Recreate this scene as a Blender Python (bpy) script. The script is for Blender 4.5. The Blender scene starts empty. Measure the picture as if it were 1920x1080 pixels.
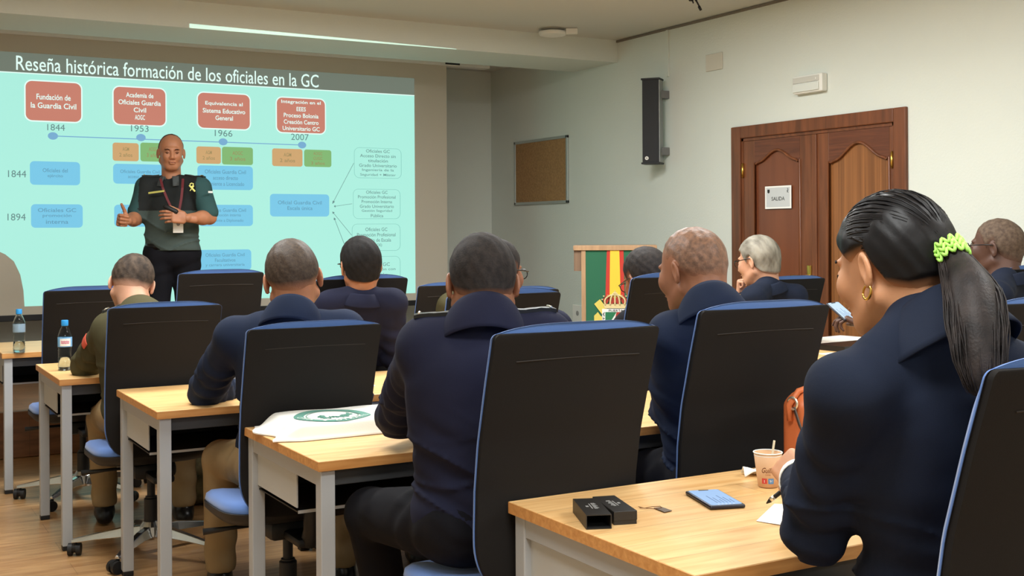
import bpy, bmesh, math, random
import numpy as np
from mathutils import Vector, Matrix, Euler
random.seed(5); rng = np.random.RandomState(7)
SC = bpy.context.scene
COL = SC.collection
R = math.radians

# ---------------------------------------------------------------- camera, world, light, exposure
CAM_H = 1.36; FPX = 2200.0; AZ = R(29.8); ROLL = R(0.35); HY = 435.0
cam_d = bpy.data.cameras.new('camera'); cam = bpy.data.objects.new('camera', cam_d); COL.objects.link(cam)
cam_d.sensor_width = 36; cam_d.lens = 36 * FPX / 1920; cam_d.shift_y = -(540 - HY) / 1920
cam_d.clip_start = 0.05
cam.matrix_world = Matrix.Translation((0, 0, CAM_H)) @ Matrix.Rotation(-AZ, 4, 'Z') @ Matrix.Rotation(R(90), 4, 'X') @ Matrix.Rotation(-ROLL, 4, 'Z')
SC.camera = cam
W = bpy.data.worlds.new('world'); SC.world = W; W.use_nodes = True
W.node_tree.nodes['Background'].inputs[0].default_value = (0.55, 0.6, 0.65, 1)
W.node_tree.nodes['Background'].inputs[1].default_value = 0.3
SC.view_settings.view_transform = 'Standard'; SC.view_settings.look = 'None'
SC.view_settings.exposure = 0.0; SC.view_settings.gamma = 1.0
SC.view_settings.use_curve_mapping = False
CEIL = 2.915
def area(name, loc, sx, sy, power, col=(0.955, 0.99, 1.0)):
    d = bpy.data.lights.new(name, 'AREA'); d.shape = 'RECTANGLE'; d.size = sx; d.size_y = sy
    d.energy = power; d.color = col
    o = bpy.data.objects.new(name, d); o.location = loc; COL.objects.link(o); return o
LIGHTS = [(0.4, -1.6, 60), (3.4, -1.6, 52), (0.6, 1.1, 55), (3.4, 1.1, 48), (0.9, 3.8, 42), (3.3, 3.6, 50), (0.9, 5.4, 58), (3.2, 5.5, 84)]  # last two are unseen lamps added to brighten the front of the room
for i, (lx, ly, pw) in enumerate(LIGHTS):
    area('ceiling_lamp_light', (lx, ly, CEIL - 0.045), 1.15, 0.55, pw)

def ray(px, py):
    u = px - 960; v = py - HY
    u2 = u * math.cos(ROLL) - v * math.sin(ROLL); v2 = v * math.cos(ROLL) + u * math.sin(ROLL)
    a = u2 / FPX; b = -v2 / FPX
    return Vector((math.sin(AZ) + a * math.cos(AZ), math.cos(AZ) - a * math.sin(AZ), b))
def P(px, py, t): return Vector((0, 0, CAM_H)) + ray(px, py) * t
def onY(px, py, Y):
    d = ray(px, py); return Vector((0, 0, CAM_H)) + d * (Y / d.y)
def onX(px, py, X):
    d = ray(px, py); return Vector((0, 0, CAM_H)) + d * (X / d.x)
def onZ(px, py, z):
    d = ray(px, py); return Vector((0, 0, CAM_H)) + d * ((z - CAM_H) / d.z)

# ---------------------------------------------------------------- materials
def srgb(r, g, b):
    f = lambda c: (c / 255 / 12.92) if c / 255 <= 0.04045 else ((c / 255 + 0.055) / 1.055) ** 2.4
    return (f(r), f(g), f(b), 1)
MATS = {}
def mat(name, col, rough=0.6, metal=0.0, bump=None, bscale=40, noise=0.0, nscale=6, spec=0.5, sheen=0, stretch=None, dist=0.002, col2=None, sss=0, trans=0, emit=None, estr=1.0, ior=1.45, coat=0, alpha=1):
    if name in MATS: return MATS[name]
    m = bpy.data.materials.new(name); m.use_nodes = True; nt = m.node_tree; N = nt.nodes; L = nt.links
    b = N['Principled BSDF']
    c = col if len(col) == 4 else srgb(*col)
    b.inputs['Base Color'].default_value = c
    b.inputs['Roughness'].default_value = rough; b.inputs['Metallic'].default_value = metal
    b.inputs['Specular IOR Level'].default_value = spec
    b.inputs['IOR'].default_value = ior
    if coat: b.inputs['Coat Weight'].default_value = coat
    if sheen: b.inputs['Sheen Weight'].default_value = sheen; b.inputs['Sheen Roughness'].default_value = 0.5
    if trans: b.inputs['Transmission Weight'].default_value = trans
    if alpha < 1: b.inputs['Alpha'].default_value = alpha
    if sss:
        b.inputs['Subsurface Weight'].default_value = sss; b.inputs['Subsurface Radius'].default_value = (0.01, 0.004, 0.002); b.inputs['Subsurface Scale'].default_value = 0.5
    if emit:
        b.inputs['Emission Color'].default_value = emit if len(emit) == 4 else srgb(*emit); b.inputs['Emission Strength'].default_value = estr
    if noise or bump:
        tc = N.new('ShaderNodeTexCoord'); mp = N.new('ShaderNodeMapping'); L.new(tc.outputs['Object'], mp.inputs[0])
        if stretch: mp.inputs['Scale'].default_value = stretch
    if noise:
        n = N.new('ShaderNodeTexNoise'); n.inputs['Scale'].default_value = nscale; n.inputs['Detail'].default_value = 5; L.new(mp.outputs[0], n.inputs['Vector'])
        cr = N.new('ShaderNodeValToRGB'); cr.color_ramp.elements[0].position = 0.35; cr.color_ramp.elements[1].position = 0.65
        if col2:
            cr.color_ramp.elements[0].color = c; cr.color_ramp.elements[1].color = col2 if len(col2) == 4 else srgb(*col2)
        else:
            cr.color_ramp.elements[0].color = (c[0] * (1 - noise), c[1] * (1 - noise), c[2] * (1 - noise), 1)
            cr.color_ramp.elements[1].color = (min(1, c[0] * (1 + noise)), min(1, c[1] * (1 + noise)), min(1, c[2] * (1 + noise)), 1)
        L.new(n.outputs['Fac'], cr.inputs[0]); L.new(cr.outputs[0], b.inputs['Base Color'])
    if bump:
        n2 = N.new('ShaderNodeTexNoise'); n2.inputs['Scale'].default_value = bscale; n2.inputs['Detail'].default_value = 4; L.new(mp.outputs[0], n2.inputs['Vector'])
        bp = N.new('ShaderNodeBump'); bp.inputs['Strength'].default_value = bump; bp.inputs['Distance'].default_value = dist
        L.new(n2.outputs['Fac'], bp.inputs['Height']); L.new(bp.outputs[0], b.inputs['Normal'])
    MATS[name] = m; return m

def cloth(name, col, fine=.25):
    m = mat(name, col, 0.88, noise=0.10, nscale=5, spec=.22); nt = m.node_tree; N = nt.nodes; L = nt.links; b = N['Principled BSDF']
    tc = N.new('ShaderNodeTexCoord'); mp = N.new('ShaderNodeMapping'); L.new(tc.outputs['Object'], mp.inputs[0]); mp.inputs['Scale'].default_value = (.8, .8, 1.5); mp.inputs['Rotation'].default_value = (.35, .25, 0)
    n = N.new('ShaderNodeTexNoise'); n.noise_type = 'RIDGED_MULTIFRACTAL'; n.inputs['Scale'].default_value = 5.5; n.inputs['Detail'].default_value = 1.5; n.inputs['Distortion'].default_value = .8; L.new(mp.outputs[0], n.inputs['Vector'])
    b1 = N.new('ShaderNodeBump'); b1.inputs['Strength'].default_value = .9; b1.inputs['Distance'].default_value = .016; L.new(n.outputs['Fac'], b1.inputs['Height'])
    n2 = N.new('ShaderNodeTexNoise'); n2.inputs['Scale'].default_value = 500; L.new(tc.outputs['Object'], n2.inputs['Vector'])
    b2 = N.new('ShaderNodeBump'); b2.inputs['Strength'].default_value = fine; b2.inputs['Distance'].default_value = .0008; L.new(n2.outputs['Fac'], b2.inputs['Height']); L.new(b1.outputs[0], b2.inputs['Normal']); L.new(b2.outputs[0], b.inputs['Normal'])
    return m
def wood(name, c1, c2, grain=(2, 40, 40), scale=3, rough=0.4, plank=None, bump=0.1, rotz=0):
    m = bpy.data.materials.new(name); m.use_nodes = True; nt = m.node_tree; N = nt.nodes; L = nt.links
    b = N['Principled BSDF']; b.inputs['Roughness'].default_value = rough
    tc = N.new('ShaderNodeTexCoord'); mp = N.new('ShaderNodeMapping'); mp.inputs['Scale'].default_value = grain; mp.inputs['Rotation'].default_value = (0, 0, rotz)
    L.new(tc.outputs['Object'], mp.inputs[0])
    n = N.new('ShaderNodeTexNoise'); n.inputs['Scale'].default_value = scale; n.inputs['Detail'].default_value = 6; n.inputs['Distortion'].default_value = 0.6; L.new(mp.outputs[0], n.inputs['Vector'])
    cr = N.new('ShaderNodeValToRGB'); cr.color_ramp.elements[0].position = 0.3; cr.color_ramp.elements[1].position = 0.7
    cr.color_ramp.elements[0].color = srgb(*c1); cr.color_ramp.elements[1].color = srgb(*c2); L.new(n.outputs['Fac'], cr.inputs[0])
    out = cr.outputs[0]
    if plank:
        mp2 = N.new('ShaderNodeMapping'); L.new(tc.outputs['Object'], mp2.inputs[0]); mp2.inputs['Rotation'].default_value = (0, 0, rotz)
        br = N.new('ShaderNodeTexBrick'); L.new(mp2.outputs[0], br.inputs['Vector'])
        br.inputs['Scale'].default_value = 1; br.inputs['Brick Width'].default_value = plank[0]; br.inputs['Row Height'].default_value = plank[1]
        br.inputs['Mortar Size'].default_value = 0.0015; br.inputs['Color1'].default_value = (plank[2],) * 3 + (1,); br.inputs['Color2'].default_value = (1, 1, 1, 1)
        br.inputs['Mortar'].default_value = (plank[2] * 0.7,) * 3 + (1,); br.offset = 0.37
        mx = N.new('ShaderNodeMix'); mx.data_type = 'RGBA'; mx.blend_type = 'MULTIPLY'; mx.inputs['Factor'].default_value = 1
        L.new(out, mx.inputs['A']); L.new(br.outputs[0], mx.inputs['B']); out = mx.outputs['Result']
    L.new(out, b.inputs['Base Color'])
    bp = N.new('ShaderNodeBump'); bp.inputs['Strength'].default_value = bump; bp.inputs['Distance'].default_value = 0.001
    L.new(n.outputs['Fac'], bp.inputs['Height']); L.new(bp.outputs[0], b.inputs['Normal'])
    return m

M_wall = mat('wall_paint', (212, 217, 208), 0.75, bump=0.35, bscale=70, dist=0.004, noise=0.02, nscale=1.2)
M_ceil = mat('ceiling_paint', (202, 204, 196), 0.85, bump=0.1, bscale=50)
M_floor = wood('floor_wood', (156, 112, 70), (200, 156, 106), (1.2, 9, 1), 3, 0.32, (1.3, 0.19, 0.84))
M_dais = wood('stage_wood', (112, 72, 44), (146, 98, 62), (1.2, 9, 9), 3, 0.45, (1.0, 0.15, 0.85))
M_beech = wood('beech', (220, 170, 108), (240, 198, 138), (1.5, 14, 14), 3, 0.34, (0.9, 0.11, 0.93), bump=0.05)
M_edge = wood('beech_edge', (186, 126, 66), (212, 154, 90), (2, 18, 18), 4, 0.4)
M_leg = mat('grey_paint', (170, 172, 173), 0.42, bump=0.05, bscale=300)
M_panelg = mat('grey_panel', (184, 185, 182), 0.5)
M_black = mat('black_plastic', (20, 20, 21), 0.5, bump=0.1, bscale=400)
M_shell = mat('black_shell_fabric', (24, 22, 21), 0.85, bump=0.25, bscale=700, dist=0.001, spec=0.3)
M_blue = mat('blue_fabric', (86, 122, 186), 0.8, bump=0.3, bscale=600, dist=0.001, sheen=0.3)
M_chrome = mat('polished_aluminium', (200, 200, 198), 0.22, 1.0)
M_steel = mat('steel', (150, 150, 150), 0.35, 1.0)
M_navy = cloth('navy_cloth', (27, 29, 48))
M_navy2 = cloth('navy_blue_cloth', (27, 36, 56))
M_navyw = cloth('dark_navy_cloth', (24, 31, 47))
M_blackcl = cloth('black_cloth', (13, 13, 19))
M_olive = cloth('olive_cloth', (70, 66, 44))
M_khaki = cloth('khaki_cloth', (150, 128, 94))
M_teal = cloth('polo_teal', (50, 80, 80))
M_shoe = mat('black_leather', (14, 14, 15), 0.35)
M_gold = mat('gold', (220, 180, 90), 0.3, 1.0)
M_silver = mat('silver', (225, 220, 205), 0.3, 0.9)
M_white = mat('white_plastic', (228, 228, 220), 0.45)
M_paper = mat('paper', (238, 238, 232), 0.8)
M_glassf = mat('black_frame', (14, 13, 13), 0.3)

# ---------------------------------------------------------------- object helpers
def tag(o, label=None, cat=None, group=None, kind=None):
    if label: o['label'] = label
    if cat: o['category'] = cat
    if group: o['group'] = group
    if kind: o['kind'] = kind
    return o
def empty(name, loc=(0, 0, 0), rz=0, label=None, cat=None, group=None):
    o = bpy.data.objects.new(name, None); COL.objects.link(o); o.location = loc; o.rotation_euler = (0, 0, rz); o.empty_display_size = 0.1
    return tag(o, label, cat, group)
class MB:
    def __init__(s): s.bm = bmesh.new(); s.mi = 0
    def _m(s, vs, M):
        if M is not None: bmesh.ops.transform(s.bm, matrix=M, verts=vs)
        for v in vs:
            for f in v.link_faces: f.material_index = s.mi
        return vs
    def box(s, x0, x1, y0, y1, z0, z1, M=None, bev=0, seg=2):
        r = bmesh.ops.create_cube(s.bm, size=1)['verts']
        bmesh.ops.scale(s.bm, vec=(x1 - x0, y1 - y0, z1 - z0), verts=r); bmesh.ops.translate(s.bm, vec=((x0 + x1) / 2, (y0 + y1) / 2, (z0 + z1) / 2), verts=r)
        if bev:
            ed = list({e for v in r for e in v.link_edges})
            q = bmesh.ops.bevel(s.bm, geom=ed, offset=bev, segments=seg, affect='EDGES', profile=0.5)
            r = list({v for f in q['faces'] for v in f.verts} | {v for v in r if v.is_valid})
        return s._m(r, M)
    def tube(s, pts, rad, n=8, M=None, cap=True):
        pts = [Vector(p) for p in pts]; rr = rad if isinstance(rad, (list, tuple)) else [rad] * len(pts)
        rings = []; prev = None
        for i, p in enumerate(pts):
            d = (pts[min(i + 1, len(pts) - 1)] - pts[max(i - 1, 0)])
            if d.length < 1e-9: d = Vector((0, 0, 1))
            d.normalize()
            if prev is None: a = d.orthogonal().normalized()
            else:
                a = prev - d * prev.dot(d)
                a = a.normalized() if a.length > 1e-6 else d.orthogonal().normalized()
            prev = a; b = d.cross(a)
            rings.append([s.bm.verts.new(p + (a * math.cos(2 * math.pi * k / n) + b * math.sin(2 * math.pi * k / n)) * rr[i]) for k in range(n)])
        fs = []
        for i in range(len(rings) - 1):
            for k in range(n): fs.append(s.bm.faces.new((rings[i][k], rings[i][(k + 1) % n], rings[i + 1][(k + 1) % n], rings[i + 1][k])))
        if cap:
            fs.append(s.bm.faces.new(rings[0][::-1])); fs.append(s.bm.faces.new(rings[-1]))
        return s._m([v for r_ in rings for v in r_], M)
    def lathe(s, prof, n=24, M=None, sx=1, sy=1, cap=True):
        rings = [[s.bm.verts.new((r * sx * math.cos(2 * math.pi * k / n), r * sy * math.sin(2 * math.pi * k / n), z)) for k in range(n)] for r, z in prof]
        for i in range(len(rings) - 1):
            for k in range(n): s.bm.faces.new((rings[i][k], rings[i][(k + 1) % n], rings[i + 1][(k + 1) % n], rings[i + 1][k]))
        if cap:
            s.bm.faces.new(rings[0][::-1]); s.bm.faces.new(rings[-1])
        return s._m([v for r_ in rings for v in r_], M)
    def grid(s, f, nu, nv, M=None, close_u=False):
        V = [[s.bm.verts.new(f(i / (nu - (0 if close_u else 1)), j / (nv - 1))) for i in range(nu)] for j in range(nv)]
        for j in range(nv - 1):
            for i in range(nu if close_u else nu - 1): s.bm.faces.new((V[j][i], V[j][(i + 1) % nu], V[j + 1][(i + 1) % nu], V[j + 1][i]))
        return s._m([v for r_ in V for v in r_], M)
    def poly(s, pts, d, M=None):
        """extrude a planar polygon by vector d"""
        a = [s.bm.verts.new(p) for p in pts]; d = Vector(d)
        f = s.bm.faces.new(a)
        if d.length > 0:
            b = [s.bm.verts.new(Vector(p) + d) for p in pts]
            s.bm.faces.new(b[::-1])
            for i in range(len(a)): s.bm.faces.new((a[i], b[i], b[(i + 1) % len(a)], a[(i + 1) % len(a)]))
            a += b
        return s._m(a, M)
    def build(s, name, m, parent=None, smooth=False, loc=None, bevel=0, solid=0, sub=0, angle=None):
        if not smooth or True: bmesh.ops.recalc_face_normals(s.bm, faces=s.bm.faces[:])
        me = bpy.data.meshes.new(name); s.bm.to_mesh(me); s.bm.free()
        for mm in (m if isinstance(m, (list, tuple)) else [m]): me.materials.append(mm)
        if smooth:
            me.polygons.foreach_set('use_smooth', [True] * len(me.polygons))
            if angle: me.set_sharp_from_angle(angle=R(angle))
        o = bpy.data.objects.new(name, me); COL.objects.link(o)
        if parent: o.parent = parent
        if loc: o.location = loc
        if solid: md = o.modifiers.new('solid', 'SOLIDIFY'); md.thickness = solid; md.offset = 0
        if bevel: md = o.modifiers.new('bevel', 'BEVEL'); md.width = bevel; md.segments = 2; md.limit_method = 'ANGLE'
        if sub: md = o.modifiers.new('sub', 'SUBSURF'); md.levels = sub; md.render_levels = sub
        return o
def copy_tree(o, parent=None):
    c = o.copy(); COL.objects.link(c); c.parent = parent
    for ch in list(o.children):
        copy_tree(ch, c)
    return c
_fontcache = {}
def text_mesh(s, w=None, h=None, extrude=0.0, bold=0.0, shear=0.0):
    """flat text as (verts, faces), centred, in the XY plane, fitted to width w / height h"""
    cu = bpy.data.curves.new('t', 'FONT'); cu.body = s; cu.align_x = 'CENTER'; cu.extrude = extrude; cu.offset = bold; cu.shear = shear
    cu.resolution_u = 3; cu.space_line = 1.0
    ob = bpy.data.objects.new('t', cu); COL.objects.link(ob)
    dg = bpy.context.evaluated_depsgraph_get(); me = bpy.data.meshes.new_from_object(ob.evaluated_get(dg))
    bpy.data.objects.remove(ob)
    co = np.array([v.co[:] for v in me.vertices]); fa = [tuple(p.vertices) for p in me.polygons]
    bpy.data.meshes.remove(me)
    lo = co.min(0); hi = co.max(0); co -= (lo + hi) / 2; sz = hi - lo
    sx = w / sz[0] if w else None; sy = h / sz[1] if h else None
    sx = sx or sy; sy = sy or sx
    co[:, 0] *= sx; co[:, 1] *= sy
    return co, fa
def text_obj(name, s, m, origin, ux, uy, w=None, h=None, parent=None, bold=0.0, lift=0.0, shear=0.0):
    co, fa = text_mesh(s, w, h, 0, bold, shear)
    ux = Vector(ux).normalized(); uy = Vector(uy).normalized(); n = ux.cross(uy)
    pts = [Vector(origin) + ux * c[0] + uy * c[1] + n * lift for c in co]
    me = bpy.data.meshes.new(name); me.from_pydata([p[:] for p in pts], [], fa); me.materials.append(m)
    o = bpy.data.objects.new(name, me); COL.objects.link(o); o.parent = parent; return o
# ---------------------------------------------------------------- implicit surfaces (for people and soft things)
class Field:
    def __init__(s, lo, hi, h):
        s.lo = np.array(lo, float); s.h = h; s.n = np.ceil((np.array(hi, float) - s.lo) / h).astype(int) + 1
        s.F = np.full(tuple(s.n), 0.5, np.float32)
        s.ax = [s.lo[i] + np.arange(s.n[i]) * h for i in range(3)]
    def sub(s, lo, hi):
        a = [max(0, int((lo[i] - s.lo[i]) / s.h)) for i in range(3)]; b = [min(s.n[i], int((hi[i] - s.lo[i]) / s.h) + 2) for i in range(3)]
        sl = tuple(slice(a[i], max(a[i], b[i])) for i in range(3))
        X = s.ax[0][sl[0]][:, None, None]; Y = s.ax[1][sl[1]][None, :, None]; Z = s.ax[2][sl[2]][None, None, :]
        return sl, X, Y, Z
    def put(s, sl, d, k, op='+'):
        f = s.F[sl]
        if f.size == 0: return
        if op == '+':
            hh = np.maximum(k - np.abs(f - d), 0) / max(k, 1e-6); s.F[sl] = np.minimum(f, d) - hh * hh * k * 0.25
        else:
            d = -d; hh = np.maximum(k - np.abs(f - d), 0) / max(k, 1e-6); s.F[sl] = np.maximum(f, d) + hh * hh * k * 0.25
    def cone(s, a, b, ra, rb, k=0.02, op='+', fold=None, flat=None):
        a = np.array(a, float); b = np.array(b, float); r = max(ra, rb) + k + 3 * s.h + 0.01
        if flat: r = r / min(1, flat[1])
        sl, X, Y, Z = s.sub(np.minimum(a, b) - r, np.maximum(a, b) + r)
        ab = b - a; L2 = float(ab @ ab) + 1e-12
        dx, dy, dz = X - a[0], Y - a[1], Z - a[2]
        t = np.clip((dx * ab[0] + dy * ab[1] + dz * ab[2]) / L2, 0, 1)
        ex, ey, ez = dx - t * ab[0], dy - t * ab[1], dz - t * ab[2]
        if flat is not None:
            n = np.array(flat[0]); c = ex * n[0] + ey * n[1] + ez * n[2]; q = (1 / flat[1] - 1)
            d = np.sqrt(ex ** 2 + ey ** 2 + ez ** 2 + c * c * (q * q + 2 * q))
        else: d = np.sqrt(ex ** 2 + ey ** 2 + ez ** 2)
        d = d - (ra + t * (rb - ra))
        if fold:
            amp, fr, ph, t0, t1 = fold; L = math.sqrt(L2)
            w = np.clip((t - t0) / 0.15, 0, 1) * np.clip((t1 - t) / 0.15, 0, 1)
            d = d - amp * w * np.sin(fr * (t * L) + ph + 3.2 * np.sin(14 * ex + ph) + 2.7 * np.sin(17 * ez + 9 * ey))
        s.put(sl, d.astype(np.float32), k, op)
    def ell(s, c, r, Rm=None, k=0.02, op='+'):
        c = np.array(c, float); r = np.array(r, float); m = r.max() + k + 3 * s.h
        sl, X, Y, Z = s.sub(c - m, c + m)
        dx, dy, dz = X - c[0], Y - c[1], Z - c[2]
        if Rm is None: l = (dx, dy, dz)
        else: Rm = np.array(Rm); l = tuple(Rm[i, 0] * dx + Rm[i, 1] * dy + Rm[i, 2] * dz for i in range(3))
        k0 = np.sqrt((l[0] / r[0]) ** 2 + (l[1] / r[1]) ** 2 + (l[2] / r[2]) ** 2)
        k1 = np.sqrt((l[0] / r[0] ** 2) ** 2 + (l[1] / r[1] ** 2) ** 2 + (l[2] / r[2] ** 2) ** 2)
        s.put(sl, (k0 * (k0 - 1) / np.maximum(k1, 1e-6)).astype(np.float32), k, op)
    def rbox(s, c, hsz, Rm=None, rd=0.01, k=0.02, op='+'):
        c = np.array(c, float); m = np.linalg.norm(hsz) + k + 3 * s.h
        sl, X, Y, Z = s.sub(c - m, c + m)
        dx, dy, dz = X - c[0], Y - c[1], Z - c[2]
        Rm = np.eye(3) if Rm is None else np.array(Rm)
        q = [np.abs(Rm[i, 0] * dx + Rm[i, 1] * dy + Rm[i, 2] * dz) - (hsz[i] - rd) for i in range(3)]
        d = np.sqrt(np.maximum(q[0], 0) ** 2 + np.maximum(q[1], 0) ** 2 + np.maximum(q[2], 0) ** 2) + np.minimum(np.maximum(np.maximum(q[0], q[1]), q[2]), 0) - rd
        s.put(sl, d.astype(np.float32), k, op)
    def plane(s, p, n, k=0.004):
        """keep the side n points away from"""
        X = s.ax[0][:, None, None]; Y = s.ax[1][None, :, None]; Z = s.ax[2][None, None, :]
        d = ((X - p[0]) * n[0] + (Y - p[1]) * n[1] + (Z - p[2]) * n[2]).astype(np.float32)
        s.F = np.maximum(s.F, d)
    def mesh(s):
        F = s.F; F = F.copy(); F[0] = F[-1] = 0.5; F[:, 0] = F[:, -1] = 0.5; F[:, :, 0] = F[:, :, -1] = 0.5
        I = F < 0; nx, ny, nz = F.shape
        c = np.zeros((nx - 1, ny - 1, nz - 1), np.int8)
        for a in (0, 1):
            for b in (0, 1):
                for d in (0, 1): c += I[a:nx - 1 + a, b:ny - 1 + b, d:nz - 1 + d]
        act = (c > 0) & (c < 8); idx = -np.ones(c.shape, np.int64); ijk = np.argwhere(act); idx[act] = np.arange(len(ijk))
        if len(ijk) == 0: return np.zeros((0, 3)), []
        acc = np.zeros((len(ijk), 3)); cnt = np.zeros(len(ijk))
        corners = [(a, b, d) for a in (0, 1) for b in (0, 1) for d in (0, 1)]
        val = {q: F[ijk[:, 0] + q[0], ijk[:, 1] + q[1], ijk[:, 2] + q[2]] for q in corners}
        for q in corners:
            for ax in range(3):
                if q[ax] == 0:
                    p = list(q); p[ax] = 1; p = tuple(p); v0 = val[q]; v1 = val[p]; m = (v0 < 0) != (v1 < 0)
                    t = np.where(m, v0 / np.where(m, v0 - v1, 1), 0); base = np.array(q, float)[None] + np.zeros((len(ijk), 3)); base[:, ax] += t
                    acc[m] += base[m]; cnt[m] += 1
        V = s.lo + (ijk + acc / np.maximum(cnt, 1)[:, None]) * s.h
        faces = []
        for ax in range(3):
            sh = [nx, ny, nz]; A = [slice(None)] * 3; B = [slice(None)] * 3; A[ax] = slice(0, sh[ax] - 1); B[ax] = slice(1, sh[ax])
            a = I[tuple(A)]; b = I[tuple(B)]; e = np.argwhere(a != b); o1, o2 = [(1, 2), (2, 0), (0, 1)][ax]
            ok = (e[:, o1] > 0) & (e[:, o2] > 0) & (e[:, o1] < sh[o1] - 1) & (e[:, o2] < sh[o2] - 1); e = e[ok]
            ins = a[tuple(e.T)]
            def g(d1, d2):
                q = e.copy(); q[:, o1] -= d1; q[:, o2] -= d2; return idx[q[:, 0], q[:, 1], q[:, 2]]
            q4 = np.stack([g(1, 1), g(0, 1), g(0, 0), g(1, 0)], 1)
            q4[~ins] = q4[~ins][:, ::-1]; faces.append(q4)
        return V, np.concatenate(faces)
def np_obj(name, parts, m, parent, inv=None, smooth=True, sm=0):
    """parts: list of (verts, quads); joined into one mesh; inv = world->local matrix"""
    V = []; Fc = []; n = 0
    for v, f in parts:
        if len(v) == 0: continue
        V.append(v); Fc.append(np.asarray(f) + n); n += len(v)
    V = np.concatenate(V); Fc = np.concatenate(Fc)
    if inv is not None:
        A = np.array(inv); V = V @ A[:3, :3].T + A[:3, 3]
    me = bpy.data.meshes.new(name); me.vertices.add(len(V)); me.vertices.foreach_set('co', V.astype(np.float32).ravel())
    me.loops.add(Fc.size); me.loops.foreach_set('vertex_index', Fc.astype(np.int32).ravel())
    me.polygons.add(len(Fc)); me.polygons.foreach_set('loop_start', np.arange(0, Fc.size, 4, dtype=np.int32)); me.polygons.foreach_set('loop_total', np.full(len(Fc), 4, dtype=np.int32))
    me.update(calc_edges=True); me.validate()
    me.polygons.foreach_set('use_smooth', [True] * len(me.polygons)); me.materials.append(m)
    o = bpy.data.objects.new(name, me); COL.objects.link(o); o.parent = parent
    if sm: md = o.modifiers.new('smooth', 'SMOOTH'); md.iterations = sm; md.factor = 0.5
    return o
def arr(v): return np.array(v[:3], float)

# ---------------------------------------------------------------- people
def skin(name, c, c2=None, rough=0.5):
    return mat('skin_' + name, c, rough, noise=0.1, nscale=14, bump=0.12, bscale=180, dist=0.001, sss=0.12)
def head_fields(sc, neck_l, fade=.03, ears=True, hi=0.0036, nr=0.058, jaw=1.0, hairl=None, hair_t=0.004, fat=1.0, eyes_closed=False):
    F = Field((-.115, -.17, -.26), (.115, .15, .15), hi)
    F.ell((0, -.012, .030), (.077, .096, .090), k=.01)
    F.ell((0, -.045, .012), (.068, .062, .072), k=.03)
    F.ell((0, .030, -.035), (.062 * jaw, .066, .078), k=.03)
    F.ell((0, .058, -.088), (.032 * jaw, .030, .026), k=.03)
    F.ell((.030, .070, -.020), (.028, .028, .030), k=.02); F.ell((-.030, .070, -.020), (.028, .028, .030), k=.02)
    for sx in (-1, 1):
        F.cone((sx * .058 * jaw, -.01, -.055), (sx * .022 * jaw, .065, -.092), .020, .016, k=.02)
    F.ell((0, .082, .028), (.045, .014, .010), k=.012)
    for sx in (-1, 1): F.ell((sx * .031, .098, .006), (.017, .012, .011), k=.012, op='-')
    for sx in (-1, 1): F.ell((sx * .031, .083, .005), (.013, .011, .0105), k=.004)
    F.cone((0, .092, .012), (0, .112, -.026), .008, .012, k=.012)
    for sx in (-1, 1): F.ell((sx * .012, .103, -.032), (.008, .011, .008), k=.006)
    F.ell((0, .098, -.056), (.022, .010, .006), k=.006); F.ell((0, .096, -.067), (.019, .010, .007), k=.006)
    F.ell((0, .108, -.0612), (.022, .008, .0016), k=.003, op='-')
    a = np.array((0, -.028, -.055)); F.cone(a, neck_l, nr, nr * 1.06, k=.03)
    F.cone((0, -.05, -.03), np.array(neck_l) * .8 + np.array((0, -.02, 0)), .045, .05, k=.03)
    if fat > 1: F.cone((0, -.065, -.06), (0, -.075, -.10), .045, .05, k=.02)
    S = F.F.copy()
    if ears:
        for sx in (-1, 1):
            c, s_ = math.cos(R(24)), math.sin(R(24))
            # local ear axes: n (thin) , fwd, up with the back flared outward
            n = np.array((sx * c, s_ * 1.0, 0)); f = np.array((-sx * s_, c, 0)); u = np.array((0, 0, 1.0))
            t = R(-10); f2 = f * math.cos(t) + u * math.sin(t); u2 = -f * math.sin(t) + u * math.cos(t)
            Rm = np.array([n, f2, u2]); ce = np.array((sx * .083, -.012, -.006))
            F.ell(ce, (.007, .0185, .031), Rm, k=.005)
            F.ell(ce + n * .008 + u2 * .003, (.0065, .0115, .021), Rm, k=.003, op='-')
            F.ell(ce + n * -.001 + f2 * .012 - u2 * .004, (.004, .005, .008), Rm, k=.004)
            F.ell(ce - u2 * .027 + f2 * .004, (.005, .008, .008), Rm, k=.006)
    hair = None
    if hairl is not None:
        Hh = Field((-.115, -.17, -.26), (.115, .15, .15), hi); X = Hh.ax[0][:, None, None]; Y = Hh.ax[1][None, :, None]; Z = Hh.ax[2][None, None, :]
        ys, zs = zip(*hairl)
        hl = np.interp(Y, ys, zs) + 0.004 * np.sin(55 * X + 80 * Y)
        mask = hl - Z + 0 * X
        n = 0.0011 * np.sin(150 * X + 70 * Z) * np.sin(160 * Y - 50 * Z)
        fq = np.clip(-mask / fade, 0, 1); Hh.F = np.maximum(S + .0012 - (hair_t + .0012) * fq ** .6 + n * fq, (mask - .006) * 0.8).astype(np.float32)
        # keep only a thin skin of hair plus a little depth
        Hh.F = np.maximum(Hh.F, -(S + 0.012)).astype(np.float32)
        hair = Hh
    return F, hair
HL_short = [(-.2, -.07), (-.095, -.068), (-.05, -.045), (-.028, -.03), (-.012, .025), (.01, .012), (.02, -.008), (.035, .03), (.055, .058), (.08, .068), (.1, .075)]
HL_full = [(-.2, -.085), (-.095, -.085), (-.05, -.065), (-.028, -.04), (-.012, .02), (.01, .012), (.02, -.01), (.034, .02), (.05, .05), (.08, .062), (.1, .07)]
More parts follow.
